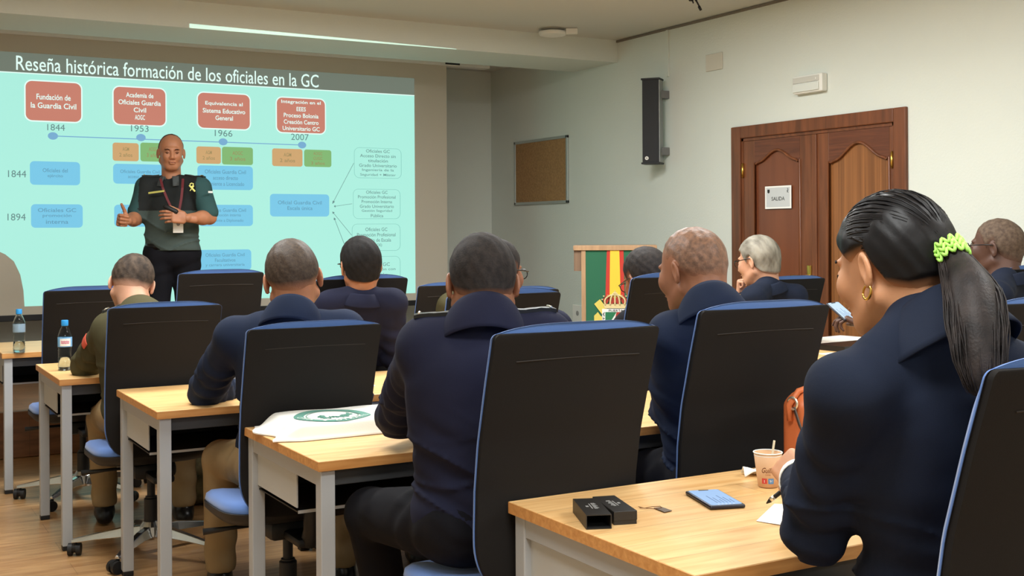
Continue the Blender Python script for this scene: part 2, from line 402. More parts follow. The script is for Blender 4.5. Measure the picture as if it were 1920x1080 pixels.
HL_recede = [(-.2, -.07), (-.095, -.068), (-.05, -.045), (-.028, -.03), (-.012, .02), (.01, .012), (.02, -.01), (.035, .05), (.045, .2), (.1, .3)]
HL_woman = [(-.2, -.05), (-.08, -.055), (-.045, -.04), (-.03, -.004), (-.02, .024), (.01, .022), (.03, .020), (.055, .038), (.08, .060), (.1, .075)]
HL_side = [(-.2, -.07), (-.095, -.068), (-.05, -.045), (-.028, -.03), (-.012, .02), (.01, .012), (.02, -.01), (.03, .03), (.035, .035), (.04, .2), (.1, .3)]

def frame(d, ref):
    d = np.array(d, float); d /= np.linalg.norm(d); r = np.array(ref, float); r = r - d * (r @ d); r /= np.linalg.norm(r); return d, r, np.cross(d, r)
def hand_mesh(w, d, n, thumb_side, curls=(25, 30, 35, 40), thumb=(0.7, 0.2), h=.0034, sc=1.0, spread=3):
    """w wrist, d finger direction, n direction the palm faces, thumb_side +1/-1 along cross(d,n)"""
    d, n, l = frame(d, n); l = l * thumb_side; w = np.array(w, float)
    F = Field(w - .22 * sc, w + .22 * sc, h)
    Rm = np.array([l, n, d])
    F.cone(w - d * .05 * sc, w + d * .02 * sc, .027 * sc, .024 * sc, k=.01, flat=(n, .75))
    F.rbox(w + d * .055 * sc, (.040 * sc, .0135 * sc, .046 * sc), Rm, rd=.013 * sc, k=.016)
    F.ell(w + d * .035 * sc + l * .026 * sc + n * .006 * sc, (.016 * sc, .013 * sc, .030 * sc), Rm, k=.012)
    lens = [(.044, .026, .021), (.048, .030, .022), (.045, .028, .022), (.036, .021, .019)]
    for i in range(4):
        off = (.0295 - i * .0197); p = w + d * (.094 - (.004 if i == 0 else .010 if i == 3 else 0)) * sc + l * off * sc
        ang = 0; sd = d + l * math.tan(R(spread * (1.5 - i))); sd /= np.linalg.norm(sd)
        r0 = (.0092, .0095, .009, .008)[i] * sc
        F.cone(p - d * .02 * sc, p, r0, r0, k=.006)
        for j, Ls in enumerate(lens[i]):
            ang += R(curls[i] * (1.0 if j == 0 else 1.1 if j == 1 else .7)); q = p + (sd * math.cos(ang) + n * math.sin(ang)) * Ls * sc
            F.cone(p, q, r0 * (1 - .09 * j), r0 * (.93 - .09 * j), k=.0025); p = q
    p = w + d * .028 * sc + l * .028 * sc + n * .004 * sc
    td = l * thumb[0] + d * (1 - thumb[0] * .4) + n * thumb[1]; td /= np.linalg.norm(td)
    q = p + td * .036 * sc; F.cone(p, q, .0135 * sc, .0115 * sc, k=.010)
    td2 = td + d * .35 + n * .1; td2 /= np.linalg.norm(td2); q2 = q + td2 * .030 * sc; F.cone(q, q2, .0112 * sc, .0098 * sc, k=.004)
    F.cone(q2, q2 + td2 * .022 * sc, .0100 * sc, .0080 * sc, k=.003)
    return F.mesh()

def collar_obj(m, parent, inv, N, up, fwd, rx=.064, ry=.070, stand=.030, fall=.055, open_=35, tilt=.0, name='collar', rise=0.028, flare=.62, fdrop=.02):
    up = Vector(up).normalized(); fwd = Vector(fwd); fwd = (fwd - up * fwd.dot(up)).normalized(); lat = fwd.cross(up)
    mb = MB()
    a0 = 180 - open_
    def f(u, v):
        a = R(-a0 + 2 * a0 * u); ca = math.cos(a); sa = math.sin(a)     # a=0 at the back
        rad = (lat * sa * 1.0) * 1.0 - fwd * ca
        fr = (1 - ca) / 2                                            # 0 back, 1 front
        base = Vector(N) + lat * sa * rx - fwd * ca * ry + up * (rise * (1 - fr) - fdrop * fr)
        st = stand * (1 - .45 * fr); fl = fall * (1 + .25 * fr)
        if v < .3: k = v / .3; return base + up * st * k - rad * (-.001 + .004 * k)
        if v < .4: k = (v - .3) / .1; return base + up * (st + .004 * math.sin(k * math.pi)) + rad * (-.003 + .010 * k)
        k = (v - .4) / .6; return base + up * (st - fl * .80 * k) + rad * (.007 + fl * flare * k ** .9 + .004 * math.sin(k * 3.1))
    mb.grid(f, 49, 15, M=inv)
    return mb.build(name, m, parent, smooth=True, solid=.004)

def glasses_obj(parent, HM, inv, m=None):
    mb = MB(); M = inv @ HM
    for sx in (-1, 1):
        mb.tube([(sx * .033 + .025 * math.cos(a), .108 - .006 * abs(math.cos(a)) * (1 if sx * math.cos(a) > 0 else 0), .004 + .018 * math.sin(a)) for a in [2 * math.pi * i / 16 for i in range(17)]], .0019, 6, M)
        mb.tube([(sx * .058, .103, .012), (sx * .074, .085, .013), (sx * .083, .03, .013), (sx * .086, -.008, .012), (sx * .084, -.028, -.004)], .0022, 6, M)
    mb.tube([(-.009, .110, .008), (0, .113, .011), (.009, .110, .008)], .002, 6, M)
    return mb.build('glasses', m or M_glassf, parent, smooth=True)

DEF_FOLD = (.004, 95, 0, .1, .95)
def fade_mat(hm, sm):
    nm = hm.name + '_on_' + sm.name
    if nm in MATS: return MATS[nm]
    m = hm.copy(); m.name = nm; N = m.node_tree.nodes; L = m.node_tree.links; b = N['Principled BSDF']
    at = N.new('ShaderNodeAttribute'); at.attribute_name = 'fade'; mx = N.new('ShaderNodeMix'); mx.data_type = 'RGBA'
    src = b.inputs['Base Color'].links[0].from_socket
    L.new(at.outputs['Fac'], mx.inputs['Factor']); mx.inputs['A'].default_value = sm.node_tree.nodes['Principled BSDF'].inputs['Base Color'].default_value[:]
    L.new(src, mx.inputs['B']); L.new(mx.outputs['Result'], b.inputs['Base Color']); MATS[nm] = m; return m
def person(label, head, az, pitch=0, roll=0, hs=1.0, body_az=None, seat=None, skin_m=None, hair_m=None, hairl=HL_short, hair_t=.004,
           top=None, pants=None, J=None, wide=1.0, group=None, glasses=False, jh=.009, hands=('hide', 'hide'), collar=True, hi=.0038,
           hem=-.03, fade=.03, neck_dz=None, extra=None, neck_r=.058, collar_kw=None, folds=True, stand=False, sleeve=None, floor=0.0, legs=True, jaw=1.0, top_fn=None):
    head = Vector(head); body_az = az if body_az is None else body_az
    b = R(body_az); bf = Vector((math.sin(b), math.cos(b), 0)); bl = Vector((math.cos(b), -math.sin(b), 0)); Z = Vector((0, 0, 1))
    seat = Vector((seat[0], seat[1], 0))
    base = Vector((seat.x, seat.y, floor))
    root = empty('person', base, 0, label, 'person', group); inv = Matrix.Translation(-base)
    HM = Matrix.Translation(head) @ Matrix.Rotation(-R(az), 4, 'Z') @ Matrix.Rotation(-R(pitch), 4, 'X') @ Matrix.Rotation(R(roll), 4, 'Y') @ Matrix.Diagonal((hs, hs, hs, 1))
    J = dict(J or {})
    sh_z = .10 if stand else 0
    J.setdefault('neck', HM @ Vector((0, -.045, -.16)) - bf * .01)
    N = Vector(J['neck'])
    hipz = seat.z + (.93 if stand else .60) + floor
    pel = Vector(J.get('pel', (seat.x, seat.y, hipz)))
    sw = .185 * wide
    J.setdefault('shL', N - bl * sw - Z * .055 + bf * .01); J.setdefault('shR', N + bl * sw - Z * .055 + bf * .01)
    for S_, sg in (('L', -1), ('R', 1)):
        J.setdefault('el' + S_, J['sh' + S_] + bl * sg * .05 + bf * .12 - Z * .25)
        J.setdefault('wr' + S_, Vector(J['el' + S_]) + bf * .20 - bl * sg * .13 + Z * .01)
        J.setdefault('hip' + S_, pel + bl * sg * .09)
        J.setdefault('kn' + S_, Vector(J['hip' + S_]) + (bf * .02 - Z * .42 if stand else bf * .42 + bl * sg * .04 - Z * .04))
        k = Vector(J['kn' + S_]); J.setdefault('an' + S_, Vector((k.x, k.y, floor + .10)) - bf * (.03 if stand else .02) + bl * sg * .01)
    J = {k: arr(Vector(v)) for k, v in J.items()}
    upv = Vector(N) - pel; upv.normalize(); lat = (Vector(J['shR']) - Vector(J['shL'])); lat = (lat - upv * lat.dot(upv)).normalized(); fw = upv.cross(lat)
    Rt = np.array([arr(lat), arr(fw), arr(upv)]); pl = arr(pel); nk = arr(N); U = arr(upv); Fd = arr(fw); La = arr(lat)
    # --- body: head + neck, slim core under the clothes, hands
    Hinv = HM.inverted(); nl = arr(Hinv @ (N - Vector(upv) * .06))
    nl[2] = max(nl[2], -.245)
    F, H = head_fields(hs, nl, fade=fade, hi=hi, hairl=hairl, hair_t=hair_t, nr=neck_r / hs, jaw=jaw)
    v, f = F.mesh(); A = np.array(HM); vh = v @ A[:3, :3].T + A[:3, 3]; parts = [(vh, f)]
    pts = np.array([J[k] for k in ('shL', 'shR', 'elL', 'elR', 'wrL', 'wrR', 'neck', 'hipL', 'hipR')])
    bare = sleeve is not None
    C = Field(pts.min(0) - .12, pts.max(0) + .12, .008 if bare else .014)
    C.cone(nk - U * .03, pl, .055, .07, k=.03)
    for S_ in 'LR': C.cone(nk - U * .085, J['sh' + S_], .03, .03, k=.02)
    for S_ in 'LR':
        if bare:
            C.cone(J['sh' + S_], J['el' + S_], .045, .044, k=.01); e, w_ = J['el' + S_], J['wr' + S_]
            C.cone(e, e + (w_ - e) * .35, .044, .045, k=.015); C.cone(e + (w_ - e) * .3, w_, .044, .027, k=.02)
        else:
            C.cone(J['sh' + S_], J['el' + S_], .03, .026, k=.01); C.cone(J['el' + S_], J['wr' + S_], .026, .022, k=.01)
    parts.append(C.mesh())
    for S_, hd in zip('LR', hands):
        e, w_ = J['el' + S_], J['wr' + S_]
        if hd == 'hide': hd = dict(h=.006)
        hd = dict(hd); d = hd.pop('d', None); n = hd.pop('n', (0, 0, -1))
        if d is None: d = w_ - e
        parts.append(hand_mesh(w_, d, n, hd.pop('ts', -1 if S_ == 'R' else 1), **hd))
    body = np_obj('body', parts, skin_m, root, inv)
    if H is not None:
        v, f = H.mesh(); ys, zs = zip(*hairl); fd = np.clip((v[:, 2] - np.interp(v[:, 1], ys, zs) + .004) / (fade * 1.15), 0, 1); v = v @ A[:3, :3].T + A[:3, 3]
        ho = np_obj('hair', [(v, f)], fade_mat(hair_m, skin_m) if fade > .01 else hair_m, root, inv)
        at = ho.data.attributes.new('fade', 'FLOAT', 'POINT')
        if len(ho.data.vertices) == len(fd): at.data.foreach_set('value', fd.astype(np.float32))
    # --- upper garment
    el = [J[k] for k in ('elL', 'elR', 'wrL', 'wrR', 'shL', 'shR')]; pts = np.array(el + [nk, pl])
    T = Field(pts.min(0) - .2, pts.max(0) + .2, jh)
    w = wide; Ls = np.linalg.norm(nk - pl); mid = lambda q: pl + U * Ls * q
    T.ell(mid(.02), (.175 * w, .125 * w, .13), Rt, k=.03)
    T.ell(mid(.30) + Fd * .01, (.160 * w, .120 * w, .17), Rt, k=.06)
    T.ell(mid(.62) - Fd * .005, (.178 * w, .122 * w, .19), Rt, k=.06)
    T.ell(mid(.80) - Fd * .02, (.165 * w, .095 * w, .11), Rt, k=.05)
    for S_ in 'LR':
        s0 = J['sh' + S_]
        T.cone(nk - U * .055, s0, .060, .062 * w, k=.04)
        T.cone(nk + U * .008, nk * .45 + s0 * .55 + U * .012, .054, .050, k=.035)
        a, e_, w_ = s0, J['el' + S_], J['wr' + S_]
        if bare:
            q = a + (e_ - a) * sleeve; T.cone(a, q, .066 * w, .064 * w, k=.03)
        else:
            T.cone(a, e_, .066 * w, .056 * w, k=.03, fold=(.0055, 80, 1.0 if S_ == 'L' else 2.2, .25, 1.1) if folds else None)
            e2 = w_ - (w_ - e_) / np.linalg.norm(w_ - e_) * .01
            T.cone(e_, e2, .057 * w, .036, k=.02, fold=(.004, 110, .5, 0, .8) if folds else None)
    if folds:
        X = T.ax[0][:, None, None]; Y = T.ax[1][None, :, None]; Zz = T.ax[2][None, None, :]
        hgt = (X - pl[0]) * U[0] + (Y - pl[1]) * U[1] + (Zz - pl[2]) * U[2]; la = (X - pl[0]) * La[0] + (Y - pl[1]) * La[1] + (Zz - pl[2]) * La[2]
        wt = np.clip((hgt + .02) / .08, 0, 1) * np.clip((Ls * .72 - hgt) / .15, 0, 1)
        rg = np.sin(62 * hgt + 2.6 * np.sin(7 * la + 1.3) + 1.5 * np.sin(19 * la + 11 * hgt))
        T.F -= (.0035 * wt * rg).astype(np.float32)
        def crease(ph): c_ = 1 - np.abs(np.sin(ph)); return c_ ** 5
        m1 = .5 + .5 * np.sin(9 * la + 6 * hgt + 2); m2 = .5 + .5 * np.sin(-8 * la + 9 * hgt + .5)
        T.F -= (wt * (.014 * m1 * crease(24 * hgt + 5 * la + 1.2 * np.sin(9 * la)) + .012 * m2 * crease(27 * hgt - 7 * la + 1.5 * np.sin(7 * la + 2) + 1))).astype(np.float32)
        wt2 = np.clip((hgt - Ls * .55) / .1, 0, 1); T.F -= (.0032 * wt2 * np.sin(22 * la + 14 * hgt + 3 * np.sin(9 * hgt))).astype(np.float32)
    hp = pl + U * hem; T.plane(hp, -U)
    v, f = T.mesh(); v_top = v
    if top_fn: top_fn(v, f, root, inv, J, Rt, nk, U, Ls, pl)
    else: np_obj('jacket' if not bare else 'polo_shirt', [(v, f)], top, root, inv)
    if collar:
        kw = dict(collar_kw or {}); cm = kw.pop('m', top)
        hd = (HM @ Vector((0, -.02, -.07)) - Vector(N)).normalized(); cu = (hd * .5 + Vector(upv) * .7)
        collar_obj(cm, root, inv, N - Vector(upv) * .012, cu, fw, **kw)
    # --- trousers and shoes
    if legs:
        pts = np.array([J[k] for k in ('hipL', 'hipR', 'knL', 'knR', 'anL', 'anR')] + [pl])
        G = Field(pts.min(0) - .17, pts.max(0) + .17, .011)
        G.ell(pl, (.165 * w, .118 * w, .12), Rt, k=.03)
        for S_ in 'LR':
            hpj, kn, an = J['hip' + S_], J['kn' + S_], J['an' + S_]
            G.cone(hpj, kn, .092 * w, .068, k=.03, fold=(.004, 60, 1, 0, .5)); G.cone(kn, an, .068, .056, k=.02, fold=(.003, 60, 2, .5, 1.1))
            d = (an - kn) / np.linalg.norm(an - kn)
        G.plane((0, 0, floor + .085), (0, 0, -1))
        v, f = G.mesh(); np_obj('trousers', [(v, f)], pants, root, inv)
        for S_ in 'LR':
            an = J['an' + S_]; q = Field((an[0] - .3, an[1] - .3, floor - .02), (an[0] + .3, an[1] + .3, floor + .22), .009)
            f0 = arr(bf); q.cone((an[0], an[1], floor + .16), (an[0], an[1], floor + .07), .042, .045, k=.02)
            c0 = np.array((an[0], an[1], floor + .045)); q.cone(c0 - f0 * .04, c0 + f0 * .08, .040, .044, k=.02); q.cone(c0 + f0 * .06, c0 + f0 * .16 - np.array((0, 0, .008)), .044, .036, k=.02)
            q.plane((0, 0, floor + .003), (0, 0, -1)); v, f = q.mesh(); np_obj('shoe', [(v, f)], M_shoe, root, inv)
    if glasses: glasses_obj(root, HM, inv)
    return dict(jv=v_top, root=root, inv=inv, HM=HM, J=J, N=Vector(N), up=Vector(upv), lat=Vector(lat), fw=Vector(fw))
# ---------------------------------------------------------------- room shell
WX = 5.5; FY = 10.0; LX = -2.4; BY = -3.4
def struct(name, mb, m, parent=None, **k):
    o = mb.build(name, m, parent, **k)
    if parent is None: o['kind'] = 'structure'
    return o
mb = MB(); mb.box(LX - .1, WX + .1, BY - .1, FY + .1, -.1, 0); struct('floor', mb, M_floor)
mb = MB(); mb.box(LX - .1, WX + .1, BY - .1, FY + .1, CEIL, CEIL + .1); struct('ceiling', mb, M_ceil)
mb = MB(); mb.box(LX - .1, WX + .1, FY, FY + .1, 0, CEIL); struct('wall_front', mb, M_wall)
mb = MB(); mb.box(LX - .1, WX + .1, BY - .1, BY, 0, CEIL); struct('wall_back', mb, M_wall)
mb = MB(); mb.box(LX - .1, LX, BY, FY, 0, CEIL); struct('wall_left', mb, M_wall)
DY0, DY1, DZ = 4.955, 6.355, 2.015      # door opening on the right wall
mb = MB(); mb.box(WX, WX + .1, BY, DY0, 0, CEIL); mb.box(WX, WX + .1, DY1, FY, 0, CEIL); mb.box(WX, WX + .1, DY0, DY1, DZ, CEIL); struct('wall_right', mb, M_wall)
# ceiling beam (dropped soffit) in front of the screen
mb = MB(); mb.box(LX, WX, 7.86, 8.5, 2.735, CEIL, bev=0)
mb.box(LX, WX, 8.5, 8.72, 2.80, CEIL); struct('trim_1', mb, M_wall)
# dark strip where right wall meets ceiling, shadow put into its colour
mb = MB(); mb.box(WX - .012, WX, BY, 7.86, CEIL - .02, CEIL - .004); struct('trim_2', mb, mat('painted_gap_shade', (120, 112, 100), 0.9))
mb = MB(); mb.box(WX - .012, WX, 6.45, 7.7, 0, .08); struct('baseboard_right', mb, M_dais)
# stage platform
mb = MB(); mb.box(LX + .01, WX - .01, 7.7, FY - .005, .002, .285)
o = mb.build('stage_platform', M_dais, bevel=.006); tag(o, 'low brown wooden stage platform under the screen, the speaker stands on it', 'stage')

# ---------------------------------------------------------------- double door on the right wall
M_door = wood('mahogany', (92, 52, 30), (124, 72, 42), (9, 9, .7), 3, 0.38, bump=0.08)
M_door2 = wood('mahogany_flat', (104, 56, 34), (120, 68, 42), (5, 5, .5), 2, 0.36, bump=0.04)
M_doorh = wood('mahogany_cross', (84, 44, 28), (110, 62, 38), (1, 1.2, 22), 3, 0.38, bump=0.08)
M_doors = wood('mahogany_striped', (108, 66, 34), (152, 98, 54), (26, 26, .25), 2.2, 0.36, bump=0.05)
dr = empty('door_1', (WX, (DY0 + DY1) / 2, 0)); dr['kind'] = 'structure'
dl = Matrix.Translation((-WX, -(DY0 + DY1) / 2, 0))
mb = MB()
for y0, y1, z0, z1 in ((DY0 - .085, DY0 + .01, 0, DZ + .075), (DY1 - .01, DY1 + .085, 0, DZ + .075), (DY0 + .01, DY1 - .01, DZ - .01, DZ + .075)):
    mb.box(WX - .022, WX + .004, y0, y1, z0, z1, bev=.006, M=dl)
for y0, y1, z0, z1 in ((DY0, DY0 + .03, 0, DZ), (DY1 - .03, DY1, 0, DZ), (DY0, DY1, DZ - .03, DZ)): mb.box(WX - .006, WX + .09, y0, y1, z0, z1, M=dl)
mb.build('door_frame', M_door, dr)
seam = 5.63
def leaf(y0, y1, py0, py1, ztop, zside, pm, name='door_leaf'):
    """stiles, rails with a cathedral arch, recessed panel; x measured inward from the wall plane"""
    xf = WX - .004
    mb = MB(); mb.box(xf + .010, xf + .03, py0 - .01, py1 + .01, .1, ztop + .02, M=dl)
    o = mb.build(name, pm, dr)
    mb = MB(); mb.box(xf, xf + .036, y0, py0, .01, DZ - .032, M=dl, bev=.002); mb.box(xf, xf + .036, py1, y1, .01, DZ - .032, M=dl, bev=.002)
    mb.build('stile', M_door, o)
    mb = MB(); n = 24; pts = [(xf, py1, DZ - .032), (xf, py0, DZ - .032)]; arch = []
    for i in range(n + 1):
        u = i / n; s = abs(2 * u - 1); z = zside + (ztop - zside) * (0.5 + 0.5 * math.cos(math.pi * min(1, s / .86))) - (0.012 * math.sin(math.pi * (s - .86) / .14) if s > .86 else 0)
        arch.append((xf, py0 + (py1 - py0) * u, z))
    mb.poly(pts + arch, (.034, 0, 0), M=dl)
    mb.box(xf, xf + .034, py0, py1, .01, .22, M=dl); mb.build('rail', M_doorh, o)
    mb = MB(); mb.tube([(xf - .002, p[1], p[2]) for p in [(0, py0, .22)] + arch + [(0, py1, .22)]], .009, 8, M=dl, cap=True)
    mb.build('panel_moulding', M_door, o, smooth=True)
    return o
lf = leaf(seam + .002, DY1 - .032, 5.77, 6.21, 1.905, 1.83, M_door2)
rt = leaf(DY0 + .032, seam - .002, 5.01, 5.51, 1.905, 1.80, M_doors)
mb = MB(); mb.box(WX - .016, WX - .002, seam - .02, seam + .025, .01, DZ - .032, M=dl, bev=.004); mb.build('astragal', M_door, dr)
for o_, yy in ((lf, DY1 - .028), (rt, DY0 + .028)):
    for zz in (1.78, 1.0, .25):
        mb = MB(); mb.tube([(WX - .012, yy, zz - .045), (WX - .012, yy, zz + .045)], .009, 10, M=dl); mb.tube([(WX - .012, yy, zz - .052), (WX - .012, yy, zz + .052)], .005, 8, M=dl)
        mb.build('hinge', M_gold, o_, smooth=True)
mb = MB(); mb.box(WX - .012, WX - .004, seam + .035, seam + .075, .93, 1.13, M=dl, bev=.003); mb.tube([(WX - .01, seam + .055, 1.06), (WX - .055, seam + .055, 1.06), (WX - .058, seam + .17, 1.058)], .009, 10, M=dl)
mb.build('door_handle', M_gold, lf, smooth=True, angle=40)

# SALIDA sign on the left leaf
sg = empty('exit_sign', (WX - .006, 5.98, 1.51), 0, 'white paper SALIDA sign taped on the left door leaf', 'sign')
iv = Matrix.Translation(-sg.location); X5 = WX - .0055
mb = MB(); mb.box(X5 - .002, X5, 5.85, 6.104, 1.507, 1.660, M=iv); mb.build('sign_board', M_paper, sg)
mb = MB(); mb.box(X5 - .0028, X5 - .002, 5.862, 6.092, 1.518, 1.650, M=iv); mb.build('sign_face', mat('sign_grey', (196, 200, 200), .6), sg)
M_ink = mat('dark_ink', (34, 36, 34), .7)
text_obj('sign_text', 'SALIDA', M_ink, Vector((X5 - .0032, 5.975, 1.574)) - sg.location, (0, -1, 0), (0, 0, 1), w=.128, h=.026, parent=sg, bold=.01)
mb = MB(); mb.poly([(X5 - .0034, 6.079, 1.638), (X5 - .0034, 6.057, 1.638), (X5 - .0034, 6.057, 1.618), (X5 - .0034, 6.068, 1.611), (X5 - .0034, 6.079, 1.618)], (.0004, 0, 0), M=iv); mb.build('sign_crest', M_ink, sg)
mb = MB(); mb.tube([(X5 - .0034, 5.888, 1.641), (X5 - .0034, 5.878, 1.640), (X5 - .0034, 5.878, 1.632), (X5 - .0034, 5.89, 1.626), (X5 - .0034, 5.875, 1.612)], .0016, 5, M=iv); mb.tube([(X5 - .0034, 5.877, 1.63), (X5 - .0034, 5.888, 1.614)], .0016, 5, M=iv)
mb.build('sign_emblem', M_ink, sg)

# cork board
y0, y1, z0, z1 = 8.60, 9.525, 1.61, 2.20
cb = empty('cork_board', (WX, (y0 + y1) / 2, z0), 0, 'brown cork notice board in a thin aluminium frame on the right wall', 'notice board'); iv = Matrix.Translation(-cb.location)
mb = MB(); mb.box(WX - .012, WX - .001, y0 + .02, y1 - .02, z0 + .02, z1 - .02, M=iv); mb.build('cork_panel', mat('cork', (158, 122, 80), .9, noise=.15, nscale=60, bump=.4, bscale=150), cb)
mb = MB()
for a in ((y0, y1, z0, z0 + .024), (y0, y1, z1 - .024, z1), (y0, y0 + .024, z0, z1), (y1 - .024, y1, z0, z1)): mb.box(WX - .02, WX - .001, *a, M=iv, bev=.002)
mb.build('frame', mat('alu_frame', (190, 196, 192), .4, .6), cb)

# column loudspeaker
yc = 7.2; z0, z1 = 1.868, 2.52
sp = empty('wall_speaker', (WX, yc, z0), 0, 'tall narrow black column loudspeaker mounted high on the right wall', 'loudspeaker'); iv = Matrix.Translation(-sp.location)
RM = iv @ Matrix.Translation((WX - .15, yc, 0)) @ Matrix.Rotation(R(38), 4, 'Z')
mb = MB(); mb.box(-.02, .085, -.068, .068, z0 + .012, z1 - .012, M=RM, bev=.004); mb.build('cabinet', mat('speaker_alu', (150, 152, 150), .35, .7), sp)
mb = MB(); mb.box(-.030, -.018, -.064, .064, z0 + .01, z1 - .01, M=RM, bev=.003); mb.build('grille', mat('speaker_grille', (30, 31, 33), .6, bump=.8, bscale=900, dist=.001), sp)
for z in (z0, z1 - .014):
    mb = MB(); mb.box(-.036, .088, -.073, .073, z, z + .014, M=RM, bev=.003); mb.build('end_cap', M_black, sp)
mb = MB(); mb.tube([RM @ Vector((-.030, .030, z0 + .045)), RM @ Vector((-.0335, .030, z0 + .045))], .014, 20); mb.build('badge', M_white, sp, smooth=True, angle=40)
mb = MB(); mb.tube([RM @ Vector((-.0338, .032, z0 + .05)), RM @ Vector((-.0338, .027, z0 + .04))], .0025, 5); mb.build('badge_mark', M_black, sp)
for z in (z1 - .12, z0 + .10):
    mb = MB(); mb.box(WX - .10, WX - .001, yc - .03, yc + .03, z - .03, z + .03, M=iv, bev=.004); mb.build('bracket', mat('bracket_grey', (110, 110, 108), .5), sp)
o = MB(); o.box(WX - .012, WX - .001, 7.17, 7.20, z1 + .02, CEIL - .02); o = o.build('cable_duct', M_wall); tag(o, 'thin wall-coloured cable duct running from the ceiling to the loudspeaker', 'cable duct')

# junction cover, emergency light, socket
jc = MB(); jc.box(WX - .012, WX - .001, 6.545, 6.725, 2.52, 2.642, bev=.003); jc = jc.build('junction_cover', mat('cover_plate', (206, 202, 188), .5)); tag(jc, 'square blank junction cover on the right wall beside the loudspeaker', 'wall plate')
em = empty('emergency_light', (WX, 5.65, 2.25), 0, 'white rectangular emergency light above the double door', 'emergency light'); iv = Matrix.Translation(-em.location)
mb = MB(); mb.box(WX - .05, WX - .001, 5.52, 5.785, 2.252, 2.368, M=iv, bev=.008); mb.build('housing', M_white, em)
mb = MB(); mb.box(WX - .060, WX - .048, 5.545, 5.78, 2.262, 2.315, M=iv, bev=.004); mb.build('diffuser', mat('frosted', (214, 218, 210), .35), em)
mb = MB(); mb.box(WX - .056, WX - .048, 5.545, 5.78, 2.320, 2.358, M=iv, bev=.003); mb.build('reflector', mat('light_reflector', (196, 195, 186), .4), em)
mb = MB(); mb.tube([Vector((WX - .056, 5.565, 2.337)) - em.location, Vector((WX - .060, 5.565, 2.337)) - em.location], .006, 12); mb.build('indicator', M_white, em)
ws = empty('wall_socket', (WX, 8.46, .60), 0, 'white wall socket low on the right wall left of the lectern', 'socket'); iv = Matrix.Translation(-ws.location)
mb = MB(); mb.box(WX - .012, WX - .001, 8.38, 8.54, .57, .73, M=iv, bev=.004); mb.build('plate', M_white, ws)
mb = MB(); mb.lathe([(.022, 0), (.022, .002), (.018, .003)], 16, M=iv @ Matrix.Translation((WX - .012, 8.46, .66)) @ Matrix.Rotation(R(-90), 4, 'Y')); mb.build('outlet', mat('socket_grey', (150, 150, 146), .5), ws)

# smoke detector and hanging cable
sd = onZ(1036, 54, CEIL); sm = empty('smoke_detector', sd, 0, 'round white smoke detector on the ceiling near the beam', 'smoke detector')
mb = MB(); mb.lathe([(.085, 0), (.088, -.012), (.075, -.016)], 32); mb.build('base', mat('detector_shade', (150, 146, 134), .6), sm, smooth=True, angle=40)
mb = MB(); mb.lathe([(.075, -.016), (.104, -.022), (.108, -.034), (.100, -.050), (.06, -.058), (.001, -.060)], 32); mb.build('cover', M_white, sm, smooth=True, angle=40)
mb = MB(); mb.box(.10, .19, -.04, .0, -.045, -.002, bev=.004, M=Matrix.Rotation(-AZ, 4, 'Z')); mb.build('junction_box', M_white, sm)
c0 = onZ(1300, -14, CEIL)
mb = MB(); pts = [c0 + Vector(v) for v in ((-.05, 0, 0), (-.05, 0, -.03), (-.03, 0, -.055), (0, .01, -.050), (.015, .01, -.035), (.03, 0, -.06), (.055, 0, -.095))]
mb.tube(pts, .006, 6); mb.tube([c0 + Vector(v) for v in ((-.01, 0, -.05), (.0, 0, -.07), (-.005, 0, -.055))], .005, 6); mb.tube([c0 + Vector((.02, 0, -.0)), c0 + Vector((.028, 0, -.06))], .005, 6)
mb.tube([c0 + Vector((.045, 0, -.085)), c0 + Vector((.062, 0, -.11))], .009, 8)
cc = mb.build('hanging_cable', M_black, smooth=True); tag(cc, 'black cable end with a plug dangling from the ceiling', 'cable')
for i, (lx, ly, pw) in enumerate(LIGHTS):
    t = empty('ceiling_light', (lx, ly, CEIL), 0, 'rectangular recessed ceiling light panel with white diffuser unseen, front pair added for brightness', 'ceiling light', 'ceiling lights')
    mb = MB(); mb.box(-.62, .62, -.32, .32, -.02, -.001); mb.build('frame', M_white, t)
    mb = MB(); mb.box(-.58, .58, -.28, .28, -.026, -.018); mb.build('diffuser', mat('lamp_diffuser', (250, 250, 245), .5, emit=(255, 248, 232), estr=3), t)

# ---------------------------------------------------------------- projector screen and slide
SY = 9.3
def S(px, py): p = onY(px, py, SY); return p.x, p.z
xr = S(838, 300)[0]; zb = S(400, 577)[1]; 
scr = empty('projector_screen', ((xr - 1.5), SY, zb), 0, 'large pull-down projector screen with a slide about officer training history', 'projector screen'); iv = Matrix.Translation(-scr.location)
M_scr = mat('screen_fabric', (200, 192, 176), .9)
mb = MB(); mb.box(-.1, xr, SY, SY + .004, zb, 2.86, M=iv); mb.build('screen_fabric', M_scr, scr)
mb = MB(); mb.box(-.1, xr, SY - .012, SY + .014, zb - .045, zb, M=iv, bev=.004); mb.build('bottom_bar', M_black, scr)
xc = S(917, 115)[0]
mb = MB(); mb.box(-.2, xc, SY - .02, SY + .09, 2.835, CEIL - .002, M=iv, bev=.006); mb.build('case', M_white, scr)
mb = MB(); mb.box(xr - .02, xr + .12, SY - .03, SY - .015, 2.845, 2.865, M=iv); mb.build('case_clip', M_black, scr)

